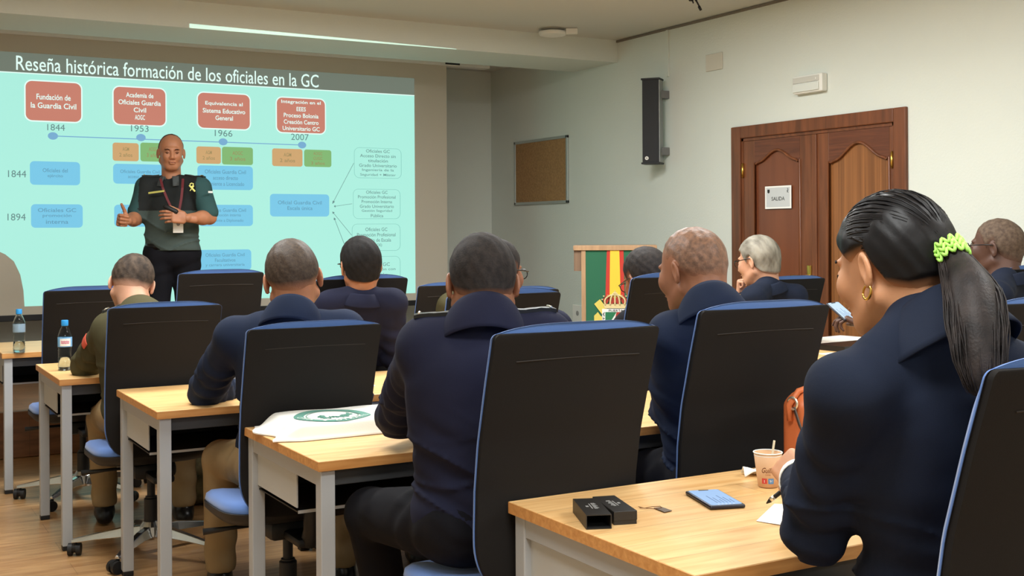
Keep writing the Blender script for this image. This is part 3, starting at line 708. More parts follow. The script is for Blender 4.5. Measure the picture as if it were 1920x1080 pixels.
def emis(name, rgb, s=1.0):
    m = bpy.data.materials.new(name); m.use_nodes = True; b = m.node_tree.nodes['Principled BSDF']
    b.inputs['Base Color'].default_value = (.08, .08, .08, 1); b.inputs['Roughness'].default_value = .9; b.inputs['Specular IOR Level'].default_value = .1
    b.inputs['Emission Color'].default_value = srgb(*rgb); b.inputs['Emission Strength'].default_value = s; return m
E_bg = emis('slide_cyan', (168, 236, 220)); E_bar = emis('slide_bar', (106, 116, 104)); E_white = emis('slide_white', (226, 255, 246))
E_red = emis('slide_red', (196, 122, 104)); E_blue = emis('slide_blue', (112, 196, 228)); E_or = emis('slide_orange', (202, 160, 106)); E_gr = emis('slide_green', (122, 178, 108))
E_grey = emis('slide_grey_text', (92, 132, 130)); E_faint = emis('slide_faint', (128, 196, 184)); E_node = emis('slide_node', (112, 168, 206)); E_btxt = emis('slide_blue_text', (84, 148, 178)); E_otxt = emis('slide_dim_text', (150, 132, 84)); E_maroon = emis('slide_maroon', (140, 128, 138))
sl_org = Vector((0, SY - .0015, 0)) - scr.location
def quad(pxs, d): return [S(*p) for p in pxs]
xl = S(-2, 300)[0]; xR = S(777.5, 300)[0]; ztop = S(0, 96)[1]; zbar = (S(0, 130)[1] + S(778, 183)[1]) / 2; zbot = S(120, 577)[1] + .02
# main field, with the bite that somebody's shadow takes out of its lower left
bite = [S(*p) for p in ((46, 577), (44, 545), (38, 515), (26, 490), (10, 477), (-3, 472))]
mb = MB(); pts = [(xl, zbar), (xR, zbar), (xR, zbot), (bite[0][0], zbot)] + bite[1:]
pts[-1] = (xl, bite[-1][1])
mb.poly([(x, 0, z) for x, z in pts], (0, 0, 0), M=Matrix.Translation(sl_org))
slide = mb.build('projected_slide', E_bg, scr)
def spart(name, mbb, m, lift=.0): return mbb.build(name, m, slide)
def rrect(x0, x1, z0, z1, r, lift, outline=None):
    pts = []
    for cx, cz, a0 in ((x1 - r, z1 - r, 0), (x0 + r, z1 - r, 90), (x0 + r, z0 + r, 180), (x1 - r, z0 + r, 270)):
        for k in range(7): a = R(a0 + k * 15); pts.append((cx + r * math.cos(a), -lift, cz + r * math.sin(a)))
    return pts
TL = Matrix.Translation(sl_org)
def sbox(cx0, cy0, cx1, cy1, m, text=None, tm=None, th=None, outline=False, r=.045, rim=True, tw=.82, bold=.008):
    """box on the slide given by photo pixels of its corners"""
    cy = (cy0 + cy1) / 2; x0 = S(cx0, cy)[0]; x1 = S(cx1, cy)[0]; cx = (cx0 + cx1) / 2; z1 = S(cx, cy0)[1]; z0 = S(cx, cy1)[1]; r = min(r, (z1 - z0) * .3)
    if outline:
        mb = MB(); p = rrect(x0, x1, z0, z1, r, .0015); mb.tube(p + [p[0]], .0022, 4, M=TL); spart('slide_box', mb, E_faint)
    else:
        if rim: mb = MB(); mb.poly(rrect(x0 - .010, x1 + .010, z0 - .010, z1 + .010, r + .01, .001), (0, 0, 0), M=TL); spart('slide_box_rim', mb, E_white if m is E_red else E_bg)
        mb = MB(); mb.poly(rrect(x0, x1, z0, z1, r, .002), (0, 0, 0), M=TL); spart('slide_box', mb, m)
    if text:
        ls = text.split('\n'); n = len(ls); lh = (th or .8 / n) * (z1 - z0); zc = (z0 + z1) / 2
        mx = max(len(l) for l in ls)
        for i, l in enumerate(ls):
            w = (x1 - x0) * tw * len(l) / mx
            text_obj('slide_text', l, tm, sl_org + Vector(((x0 + x1) / 2, -.003, zc + ((n - 1) / 2 - i) * lh)), (1, 0, 0), (0, 0, 1), w=w, h=lh * .66, parent=slide, bold=bold)
def stext(cx, cy, w, h, s, m, bold=.0, name='slide_text'):
    p = S(cx, cy); ww = S(cx + w / 2, cy)[0] - S(cx - w / 2, cy)[0]; hh = S(cx, cy - h / 2)[1] - S(cx, cy + h / 2)[1]
    text_obj(name, s, m, sl_org + Vector((p[0], -.003, p[1])), (1, 0, 0), (0, 0, 1), w=ww, h=hh, parent=slide, bold=bold)
mb = MB(); mb.poly([(xl, -.001, zbar), (xR, -.001, zbar), (xR, -.001, ztop), (xl, -.001, ztop)], (0, 0, 0), M=TL); spart('title_bar', mb, E_bar)
mb = MB(); mb.poly([(xl, -.0015, zbar - .004), (xR, -.0015, zbar - .004), (xR, -.0015, zbar + .004), (xl, -.0015, zbar + .004)], (0, 0, 0), M=TL); spart('title_line', mb, E_white)
# title: measured along the slide
xa = S(30, 112)[0]; xb = S(597, 150)[0]
text_obj('title_text', 'Reseña histórica formación de los oficiales en la GC', E_white, sl_org + Vector(((xa + xb) / 2, -.003, (ztop + zbar) / 2 - .002)), (1, 0, 0), (0, 0, 1), w=xb - xa, h=.108, parent=slide, bold=.004)
sbox(48, 154, 152, 227, E_red, 'Fundación de\nla Guardia Civil', E_white, .22, bold=.014)
sbox(213, 165, 310, 234, E_red, 'Academia de\nOficiales Guardia\nCivil\nAOGC', E_white, .20, bold=.014)
sbox(371, 176, 468, 241, E_red, 'Equivalencia al\nSistema Educativo\nGeneral', E_white, .20, bold=.014)
sbox(519, 185, 609, 249, E_red, 'Integración en el\nEEES\nProceso Bolonia\nCreación Centro\nUniversitario GC', E_white, .19, bold=.014)
for (x, y, s) in ((105, 239, '1844'), (262, 241, '1953'), (419, 250, '1966'), (562, 257, '2007')): stext(x, y, 33, 12, s, E_grey)
for (x, y, s) in ((32, 326, '1844'), (31, 407, '1894')): stext(x, y, 34, 13, s, E_grey)
zl = [S(98, 254)[1], S(566, 272)[1]]
mb = MB(); a = S(98, 255); b = S(566, 272); mb.tube([(a[0], -.002, a[1]), (b[0], -.002, b[1])], .005, 4, M=TL); spart('timeline_line', mb, E_node)
for x, y in ((99, 255), (264, 258), (418, 266), (566, 272)):
    p = S(x, y); mb = MB(); mb.poly([(p[0] + .036 * math.cos(2 * math.pi * k / 20), -.0035, p[1] + .028 * math.sin(2 * math.pi * k / 20)) for k in range(20)], (0, 0, 0), M=TL); spart('timeline_dot', mb, E_node)
for x0, x1, y0, y1, m, t in ((211, 260, 268, 302, E_or, 'AGM\n2 años'), (263, 310, 268, 303, E_gr, 'AOGC\n3 años'), (368, 414, 275, 307, E_or, 'AGM\n2 años'), (416, 474, 276, 309, E_gr, 'AOGC\n3 años'), (510, 567, 279, 312, E_or, 'AGM\n2 años'), (570, 621, 281, 313, E_gr, 'AOGC\nCUGC\n3 años')):
    sbox(x0, y0, x1, y1, m, t, E_otxt, .32 if t.count('\n') == 1 else .28, r=.02, tw=.5)
for x0, y0, x1, y1, t in ((56, 303, 150, 347, 'Oficiales del\nejército'), (58, 383, 155, 427, 'Oficiales GC\npromoción\ninterna'), (212, 308, 312, 345, 'Oficiales Guardia Civil\nacceso directo'), (370, 311, 474, 356, 'Oficiales Guardia Civil\nacceso directo\nTeniente a Licenciado'),
                          (214, 384, 312, 425, 'Oficiales Guardia Civil\npromoción interna'), (372, 384, 474, 424, 'Oficiales Guardia Civil\npromoción interna\nTeniente a Diplomado'), (372, 468, 471, 507, 'Oficiales Guardia Civil\nFacultativos\ny carrera universitaria'), (506, 364, 617, 406, 'Oficial Guardia Civil\nEscala única')):
    sbox(x0, y0, x1, y1, E_blue, t, E_btxt, .25, r=.03, tw=.74 if len(t) > 25 else .5)
for x0, y0, x1, y1, t in ((664, 278, 752, 334, 'Oficiales GC\nAcceso Directo sin\ntitulación\nGrado Universitario\nIngeniería de la\nSeguridad + Máster'), (662, 355, 750, 410, 'Oficiales GC\nPromoción Profesional\nPromoción Interna\nGrado Universitario\nGestión Seguridad\nPública'),
                          (660, 420, 750, 470, 'Oficiales GC\nPromoción Profesional\nCambio de Escala\n(CAOE)'), (660, 481, 750, 530, 'Oficiales GC\nIncorporación con\ntitulación')):
    sbox(x0, y0, x1, y1, None, t, E_grey, .16 if t.count('\n') > 4 else .2, outline=True, tw=.8, bold=.004)
for a, b in (((663, 306), (623, 382)), ((660, 382), (626, 387)), ((659, 441), (623, 397)), ((650, 470), (626, 408))):
    p = S(*a); q = S(*b); mb = MB(); mb.tube([(p[0], -.002, p[1]), (q[0], -.002, q[1])], .0022, 4, M=TL); mb.tube([(q[0], -.003, q[1]), (q[0] + (p[0] - q[0]) * .06, -.003, q[1] + (p[1] - q[1]) * .06)], [.001, .011], 5, M=TL); spart('slide_arrow', mb, E_grey)

# projector on the ceiling above the front rows; the top margin of its picture grazes the lower edge of the ceiling beam
PJ = Vector((2.75, 5.05, 2.68))
pj = empty('projector', PJ, 0, 'white ceiling projector above the front desks', 'projector')
mb = MB(); mb.box(-.17, .17, -.24, .02, -.02, .10, bev=.015); mb.build('housing', M_white, pj)
mb = MB(); mb.tube([(0, -.11, .10), (0, -.11, CEIL - PJ.z - .001)], .02, 12); mb.build('mount_pole', M_white, pj)
mb = MB(); mb.tube([(.0, .02, .0), (.0, .05, .0)], .03, 20); mb.build('lens', M_black, pj, smooth=True, angle=40)
ld = bpy.data.lights.new('projector_light', 'SPOT'); ld.energy = 330; ld.spot_size = R(75); ld.spot_blend = 0; ld.shadow_soft_size = .002; ld.color = (.62, 1, .9)
lo = bpy.data.objects.new('projector_light', ld); COL.objects.link(lo); lo.location = PJ + Vector((0, .07, 0)); lo.rotation_euler = (R(90), 0, 0)
ld.use_nodes = True; nt = ld.node_tree; N = nt.nodes; L = nt.links; em_ = N['Emission']
tc = N.new('ShaderNodeTexCoord'); sx_ = N.new('ShaderNodeSeparateXYZ'); L.new(tc.outputs['Normal'], sx_.inputs[0])
def mth(op, a, b=None):
    n = N.new('ShaderNodeMath'); n.operation = op
    for i, q in enumerate((a, b)):
        if q is None: continue
        if isinstance(q, (int, float)): n.inputs[i].default_value = q
        else: L.new(q, n.inputs[i])
    return n.outputs[0]
az_ = mth('ABSOLUTE', sx_.outputs[2]); ga = mth('DIVIDE', sx_.outputs[0], az_); gb = mth('DIVIDE', sx_.outputs[1], az_)
def slope(px, py): p = onY(px, py, 7.86) - lo.location; return p.x / p.y, p.z / p.y
(a0, b0), (a1, b1) = slope(355, 44), slope(856, 91.5); kk = (b1 - b0) / (a1 - a0)
topl = mth('ADD', mth('MULTIPLY', mth('SUBTRACT', ga, a0), kk), b0)
bot = (2.735 - .004 - lo.location.z) / (7.86 - lo.location.y)
m1 = mth('LESS_THAN', gb, topl); m2 = mth('GREATER_THAN', gb, bot); m3 = mth('GREATER_THAN', ga, a0); m4 = mth('LESS_THAN', ga, a1)
msk = mth('MULTIPLY', mth('MULTIPLY', m1, m2), mth('MULTIPLY', m3, m4)); L.new(msk, em_.inputs['Strength'])
# ---------------------------------------------------------------- lectern
LT = 8.2; LC = P(1153.5, 500, LT); LA = R(-35.0); LPP = (Matrix.Translation((LC.x, LC.y, 0)) @ Matrix.Rotation(LA, 4, 'Z')); LPI = LPP.inverted(); LY = 0
def Lp(px, py):
    d = LPI.to_3x3() @ ray(px, py); o = LPI @ Vector((0, 0, CAM_H)); return o + d * (-o.y / d.y)
lx = lambda px: Lp(px, 500).x
lz = lambda py: Lp(1153, py).z
x0, x1 = lx(1075), lx(1232); zt = lz(460); M_lw = wood('lectern_wood', (168, 132, 96), (190, 152, 114), (12, 12, 1), 3, .45)
M_lw2 = wood('lectern_wood_dark', (118, 92, 70), (136, 108, 84), (12, 12, 1), 3, .5)
le = empty('lectern', (LC.x, LC.y, 0), LA, 'light wood lectern with a green front panel carrying a crowned coat of arms', 'lectern'); iv = Matrix.Identity(4)
xi0, xi1 = lx(1090), lx(1217)
mb = MB(); mb.box(x0, x1, LY - .01, LY + .34, zt - .035, zt, M=iv, bev=.003); mb.build('top', M_lw, le)
for a, b in ((x0 + .004, xi0), (xi1, x1 - .004)):
    mb = MB(); mb.box(a, b, LY + .012, LY + .26, lz(508), zt - .035, M=iv); mb.build('side_shelf', M_lw2, le)
mb = MB()
w_ = .03
for a in ((xi0, xi0 + w_, .02, zt - .035), (xi1 - w_, xi1, .02, zt - .035), (xi0, xi1, .02, .06)): mb.box(a[0], a[1], LY, LY + .28, a[2], a[3], M=iv)
mb.build('frame', M_lw, le)
M_green = mat('green_cloth', (42, 104, 74), .8, bump=.2, bscale=200, dist=.001)
mb = MB(); mb.box(xi0 + w_, xi1 - w_, LY + .006, LY + .03, .06, zt - .035, M=iv); gp = mb.build('front_panel', M_green, le)
M_fr = mat('flag_red', (196, 60, 48), .8); M_fy = mat('flag_yellow', (244, 200, 64), .8)
def L3(px, py, d=0): p = Lp(px, py); return Vector((p.x, .006 - d, p.z))
for (a0, a1, b0, b1, m, d) in ((1138, 1169, 1135, 1171, M_fr, .004), (1144, 1161, 1143, 1164, M_fy, .007)):
    mb = MB()
    mb.poly([L3(a0, 466, d), L3(a1, 466, d), L3(a1 + (b1 - a1) * .5, 512, d), L3(b1, 560, d), L3(b0, 560, d), L3(a0 + (b0 - a0) * .5, 512, d)], (0, .003, 0)); mb.build('flag_ribbon', m, gp)
M_cream = mat('emblem_cream', (226, 206, 150), .7); M_ey = mat('emblem_yellow', (224, 204, 96), .7); M_er = mat('emblem_red', (168, 52, 40), .7)
ex = 1153
mb = MB()   # crown: band, five arches with pearls
mb.poly([L3(1134, 578, .014), L3(1172, 578, .014), L3(1175, 570, .014), L3(1131, 570, .014)], (0, .006, 0))
for s in (-1, -.5, 0, .5, 1):
    pts = []
    for k in range(9):
        u = k / 8; pts.append(L3(ex + s * (18 + 9 * math.sin(u * math.pi) * (abs(s))) * (1 - u * .9), 571 - 22 * math.sin(u * math.pi * .5) + (4 * u if abs(s) > .6 else 0), .016))
    mb.tube(pts, .006, 6)
for s in (-1.25, -1.1, -.7, .7, 1.1, 1.25): mb.tube([L3(ex + s * 19, 562 - (6 if abs(s) < 1.2 else 0) - (3 if abs(s) < .8 else 0), .02), L3(ex + s * 19, 560 - (6 if abs(s) < 1.2 else 0), .02)], .006, 6)
mb.tube([L3(ex, 553, .018), L3(ex, 545, .018)], .0045, 6); mb.tube([L3(ex - 3, 549, .018), L3(ex + 3, 549, .018)], .004, 6)
mb.build('crown', M_cream, gp)
mb = MB()
for s in (-17, -6, 6, 17): mb.poly([L3(ex + s + 5 * math.cos(2 * math.pi * k / 12), 563 + 7 * math.sin(2 * math.pi * k / 12), .012) for k in range(12)], (0, .004, 0))
mb.build('crown_lining', M_er, gp)
mb = MB()   # bundle of rods with axe (left) and sword (right) crossing behind the shield
mb.poly([L3(1114, 570, .008), L3(1125, 561, .008), L3(1134, 573, .008), L3(1176, 632, .008), L3(1168, 640, .008)], (0, .004, 0))
mb.poly([L3(1121, 585, .009), L3(1114, 592, .009), L3(1114, 601, .009), L3(1120, 608, .009), L3(1130, 607, .009), L3(1133, 596, .009), L3(1126, 592, .009)], (0, .003, 0))
mb.poly([L3(1190, 563, .008), L3(1195, 572, .008), L3(1140, 632, .008), L3(1133, 626, .008)], (0, .004, 0))
mb.build('crossed_axe_and_sword', M_ey, gp)
mb = MB(); mb.poly([L3(1129, 579, .012), L3(1178, 579, .012), L3(1178, 625, .012), L3(1153, 650, .012), L3(1129, 625, .012)], (0, .004, 0)); mb.build('shield_border', M_paper, gp)
mb = MB(); mb.poly([L3(1135, 585, .014), L3(1156, 585, .014), L3(1135, 618, .014)], (0, .003, 0)); mb.poly([L3(1172, 592, .014), L3(1172, 622, .014), L3(1153, 642, .014), L3(1140, 624, .014)], (0, .003, 0)); mb.build('shield_field', mat('emblem_green', (40, 120, 78), .7), gp)
mb = MB(); mb.poly([L3(1156, 585, .015), L3(1172, 585, .015), L3(1172, 592, .015), L3(1150, 612, .015)], (0, .003, 0)); mb.build('shield_quarter', M_er, gp)
text_obj('shield_text', 'PUERTA', M_ink, L3(1155, 582, .0165), (1, 0, 0), (0, 0, 1), w=.10, h=.016, parent=gp)
text_obj('shield_text', 'ETIITA', M_ink, L3(1132, 602, .0165), (0, 0, 1), (-1, 0, 0), w=.13, h=.014, parent=gp)
mb = MB(); mb.box(x0 + .03, x1 - .03, LY + .01, LY + .30, .0, .03, M=iv); mb.build('base', M_lw2, le)
# ---------------------------------------------------------------- desks
DW = .80
def make_desk(depth):
    """origin on the floor at the left-near corner; x right, y towards the screen"""
    t = empty('desk')
    mb = MB(); mb.box(.002, DW - .002, 0, depth, .712, .74, bev=.002); o = mb.build('desk_top', M_beech, t)
    mb = MB()
    for a in ((0, DW, -.0012, .0008), (0, DW, depth - .0008, depth + .0012)): mb.box(a[0] + .002, a[1] - .002, a[2], a[3], .7135, .7385)
    for a in ((.0008, .0028), (DW - .0028, DW - .0008)): mb.box(a[0], a[1], .002, depth - .002, .7135, .7385)
    mb.build('edge_band', M_edge, o)
    L = .042
    for lx_ in (.012, DW - .012 - L):
        for ly in (.012, depth - .012 - L):
            mb = MB(); mb.box(lx_, lx_ + L, ly, ly + L, .02, .712, bev=.003); lg = mb.build('leg', M_leg, t)
            mb = MB(); mb.box(lx_ + .001, lx_ + L - .001, ly + .001, ly + L - .001, .001, .02, bev=.002); mb.build('foot_cap', M_black, lg)
    for xx in (.016, DW - .016 - .03):
        mb = MB(); mb.box(xx, xx + .03, .05, depth - .05, .665, .711, bev=.002); mb.build('side_rail', M_leg, t)
    for yy in (.028, depth - .046):
        mb = MB(); mb.box(.046, DW - .046, yy, yy + .018, .665, .711, bev=.002); mb.build('long_rail', mat('dark_rail', (58, 58, 58), .5), t)
    y0 = depth * .38; y1 = depth - .04
    mb = MB()
    for xx in (.03, DW - .034):
        mb = MB(); mb.box(xx, xx + .004, y0, y1, .56, .662); sh = mb.build('shelf_end_plate', M_panelg, t)
    mb = MB(); mb.box(.034, DW - .034, y0, y1, .545, .549); mb.box(.034, DW - .034, y1 - .004, y1, .545, .66); s2 = mb.build('shelf_tray', M_black, t)
    mb = MB(); mb.box(.034, DW - .034, y0 - .002, y0 + .002, .543, .552); mb.build('shelf_lip', M_panelg, s2)
    return t
ROWS = [(1.33, 1.67, .68, 2, 'nearest row'), (1.12, 3.02, .68, 4, 'second row'), (.955, 4.17, .69, 5, 'third row'), (.81, 5.32, .70, 5, 'fourth row'), (.73, 6.65, .70, 3, 'farthest row')]
DL = {(0, 0): 'light beech desk in the nearest row with two black boxes and a phone on top',
      (0, 1): 'light beech desk carrying the orange handbag, behind the woman',
      (1, 0): 'light beech desk with the white printed tote bag lying on its left end',
      (2, 0): 'light beech desk just behind the tote bag desk, a navy elbow on it',
      (3, 0): 'light beech desk with a water bottle beside the olive-jacketed man\'s elbow',
      (4, 0): 'light beech desk at far left edge, closest to the stage, bottle on it'}
ORD = ['leftmost', 'second from left', 'third from left', 'fourth from left', 'rightmost']
protos = {}
for r, (x, y, dpt, n, nm) in enumerate(ROWS):
    for i in range(n):
        if r == 0 and i > 1: continue
        key = dpt
        if key not in protos: protos[key] = make_desk(dpt); d = protos[key]
        else: d = copy_tree(protos[key])
        d.location = (x + i * (DW + .0), y, 0)
        lab = DL.get((r, i), 'light beech desk in the %s from the camera, %s of that row' % (nm.replace('nearest row', 'first row').replace('farthest row', 'fifth row'), ORD[i] if i < n - 1 else 'rightmost'))
        tag(d, lab, 'desk', 'beech desks in rows')

# ---------------------------------------------------------------- office chairs
def make_chair():
    t = empty('office_chair')
    zt, zb, hw = 1.12, .50, .226
    def yb(z):
        return float(np.interp(z, [.48, .55, .65, .75, .86, 1.0, 1.12], [-.200, -.196, -.196, -.203, -.222, -.262, -.300]))
    def outline(u, v):           # u -1..1 , v 0..1 (bottom..top)
        z = zb + (zt - zb) * v; w = hw * (1 - .03 * (1 - v))
        c = .13
        if z < zb + c: k = (zb + c - z) / c; w = w - c * .75 * (1 - math.sqrt(max(0, 1 - k * k)))
        c2 = .014
        if z > zt - c2: k = (z - (zt - c2)) / c2; w = w - c2 * (1 - math.sqrt(max(0, 1 - k * k)))
        return u * w, z
    def surf(off, grow=0, puff=0):
        def f(a, b):
            u = -1 + 2 * a
            x, z = outline(u, b)
            uu = abs(u)
            y = yb(z) - .026 * (1 - u * u)
            if puff:
                e = min(1, (1 - uu) * 5.5); e = math.sqrt(max(0, 1 - (1 - e) ** 2)); e2 = min(1, min(b, 1 - b) * 9); e2 = math.sqrt(max(0, 1 - (1 - e2) ** 2))
                y += off * .45 + puff * e * e2 * (.45 + .55 * (1 - u * u))
            else: y += off
            return Vector((x * (1 + grow), y, z + (.021 * (1 - uu ** 3.5) * max(0, (b - .93) / .07) if puff or grow else 0)))
        return f
    vv = lambda q: .5 - .5 * math.cos(math.pi * q)
    def slab(f0, f1, nu=29, nv=49):
        mb = MB(); A = [[mb.bm.verts.new(f0(i / (nu - 1), vv(j / (nv - 1)))) for i in range(nu)] for j in range(nv)]; B = [[mb.bm.verts.new(f1(i / (nu - 1), vv(j / (nv - 1)))) for i in range(nu)] for j in range(nv)]
        for j in range(nv - 1):
            for i in range(nu - 1):
                mb.bm.faces.new((A[j][i], A[j][i + 1], A[j + 1][i + 1], A[j + 1][i])); mb.bm.faces.new((B[j][i], B[j + 1][i], B[j + 1][i + 1], B[j][i + 1]))
        for j in range(nv - 1):
            for i in (0, nu - 1): mb.bm.faces.new((A[j][i], A[j + 1][i], B[j + 1][i], B[j][i]))
        for i in range(nu - 1):
            for j in (0, nv - 1): mb.bm.faces.new((A[j][i], A[j][i + 1], B[j][i + 1], B[j][i]))
        return mb
    bk = slab(surf(0), surf(.016)).build('backrest', M_shell, t, smooth=True, angle=50)
    cu = slab(surf(.0155, .020), surf(.028, .020, .052)).build('back_cushion', M_blue, t, smooth=True, angle=60)
    # seam line across the top of the shell
    mb = MB(); mb.tube([(-.17 + .34 * k / 20, yb(1.055) - .026 * (1 - ((-.17 + .34 * k / 20) / hw) ** 2) - .0004, 1.055 + .004 * math.sin(k / 20 * math.pi)) for k in range(21)], .0016, 5)
    mb.build('seam', mat('shell_seam', (44, 40, 37), .9), bk)
    # seat
    def seat_out(a): # superellipse
        c, s = math.cos(a), math.sin(a); e = .55
        return .245 * math.copysign(abs(c) ** e, c), .235 * math.copysign(abs(s) ** e, s)
    def ring_mesh(prof):
        mb = MB(); n = 48; rings = []
        for sc, z in prof:
            rg = []
            for k in range(n):
                x, y = seat_out(2 * math.pi * k / n); yy = y * sc + .035
                zz = z - (.03 * max(0, (y / .235)) ** 3 if y > 0 else -.010 * (abs(y) / .235) ** 2)
                rg.append(mb.bm.verts.new((x * sc, yy, zz)))
            rings.append(rg)
        for i in range(len(rings) - 1):
            for k in range(n): mb.bm.faces.new((rings[i][k], rings[i][(k + 1) % n], rings[i + 1][(k + 1) % n], rings[i + 1][k]))
        mb.bm.faces.new(rings[0][::-1]); mb.bm.faces.new(rings[-1]); return mb
    ring_mesh([(.96, .462), (1.0, .466), (1.015, .478), (1.0, .496), (.94, .507), (.80, .512), (.5, .510), (.1, .508)]).build('seat', M_blue, t, smooth=True, angle=60)
    ring_mesh([(.30, .410), (.70, .417), (.95, .432), (1.025, .452), (1.03, .472), (1.005, .474)]).build('seat_shell', M_black, t, smooth=True, angle=60)
    mb = MB(); mb.box(-.09, .09, -.09, .13, .355, .42, bev=.02); mb.box(-.045, .045, -.235, -.05, .362, .392, bev=.01)
    mb.tube([(0, -.215, .375), (0, -.245, .42), (0, -.246, .52), (0, -.240, .62)], [.03, .03, .03, .026], 10)
    mb.build('mechanism', M_black, t, smooth=True, angle=40)
    mb = MB(); mb.tube([(-.06, .06, .385), (-.18, .07, .383), (-.27, .085, .378)], [.007, .007, .012], 8); mb.build('lever', M_black, t, smooth=True)
    mb = MB(); mb.lathe([(.030, .10), (.030, .23), (.024, .235), (.024, .24)], 20); mb.lathe([(.017, .24), (.017, .36)], 16); mb.build('gas_column', M_black, t, smooth=True, angle=40)
    mb = MB(); mb.lathe([(.045, .060), (.052, .075), (.048, .115), (.034, .135), (.031, .137)], 24)
    for k in range(5):
        a = 2 * math.pi * k / 5 + .3; c, s = math.cos(a), math.sin(a); d = Vector((c, s, 0)); n = Vector((-s, c, 0))
        prof = [(.03, .026, .118, .070), (.12, .023, .112, .074), (.22, .018, .094, .068), (.30, .014, .078, .060), (.325, .011, .072, .058)]
        rings = []
        for rr, hw_, zt_, zb_ in prof: rings.append([mb.bm.verts.new(p) for p in (d * rr + n * hw_ * .55 + Vector((0, 0, zt_)), d * rr + n * hw_ + Vector((0, 0, zb_)), d * rr - n * hw_ + Vector((0, 0, zb_)), d * rr - n * hw_ * .55 + Vector((0, 0, zt_)))])
        for i in range(len(rings) - 1):
            for q in range(4): mb.bm.faces.new((rings[i][q], rings[i][(q + 1) % 4], rings[i + 1][(q + 1) % 4], rings[i + 1][q]))
        mb.bm.faces.new(rings[0][::-1]); mb.bm.faces.new(rings[-1])
    sb = mb.build('star_base', M_chrome, t, bevel=.003)
    for k in range(5):
        a = 2 * math.pi * k / 5 + .3; c, s = math.cos(a), math.sin(a); p = Vector((c * .315, s * .315, 0)); b = a + 1.1 + k; ax = Vector((math.cos(b), math.sin(b), 0)); f = Vector((-ax.y, ax.x, 0))
        mb = MB(); q = p + f * .012
        for sg in (-1, 1): mb.tube([q + ax * sg * .008 + Vector((0, 0, .027)), q + ax * sg * .026 + Vector((0, 0, .027))], .026, 18)
        mb.tube([p + Vector((0, 0, .03)), p + Vector((0, 0, .064))], .007, 8)
        mb.tube([q + ax * -.008 + Vector((0, 0, .034)), q + ax * .008 + Vector((0, 0, .034))], .022, 14)
        mb.build('caster', M_black, t, smooth=True, angle=40)
    return t
CH0 = make_chair(); used = [False]
def place_chair(x, ytop, ztop, label, yaw=0, spin=0):
    c = CH0 if not used[0] else copy_tree(CH0); used[0] = True
    a = R(yaw); c.location = (x + -.30 * math.sin(a) * -1 * 1.0, ytop + .30 * math.cos(a), 0); c.rotation_euler = (0, 0, -a)
    c.location.x = x + .30 * math.sin(a)
    dz = ztop - 1.12
    if abs(dz) > 1e-4:
        for ch in c.children:
            nm = ch.name.split('.')[0]
            if nm in ('backrest', 'back_cushion'): ch.location.z = dz
            elif nm in ('seat', 'seat_shell', 'mechanism', 'lever'): ch.location.z = dz * .5
    tag(c, label, 'office chair', 'black and blue office chairs')
    return c
G = 'black-and-blue office chair '
place_chair(1.662, 1.115, 1.157, G + 'at the right edge, behind the woman with the ponytail')
place_chair(1.49, 2.28, 1.132, G + 'of the broad man, nearest to the desk with black boxes')
place_chair(2.17, 2.40, 1.152, G + 'behind the coffee cup, where the shaven-headed man in navy sits')
place_chair(3.07, 2.20, 1.145, G + 'partly hidden by the ponytail at the right edge')
place_chair(1.335, 3.60, 1.058, G + 'behind the white tote bag, man with cropped grey-brown hair in it')
place_chair(2.04, 3.60, 1.142, G + 'just right of the broad man\'s head and collar')
place_chair(2.93, 3.76, 1.176, G + 'in front of the lectern emblem, right of the bent dark-haired man')
place_chair(4.81, 3.50, 1.175, G + 'by the right wall, behind the man with glasses')
place_chair(1.15, 4.83, 1.066, G + 'behind the bottle desk, the olive-jacketed man sits in it')
place_chair(2.10, 5.05, 1.148, G + 'of the wavy black-haired man near the slide\'s lower right corner')
place_chair(2.86, 4.92, 1.077, G + 'peeking above another chair right of the broad man\'s head')
place_chair(4.73, 5.0, 1.082, G + 'in front of the wooden door, the grey-haired man sits in it')
place_chair(1.09, 6.10, 1.085, G + 'empty at far left beside the water bottles')
place_chair(1.755, 6.15, 1.152, G + 'empty, right in front of the standing speaker\'s legs')
place_chair(3.13, 6.15, 1.05, G + 'hidden behind the broad man\'s head')

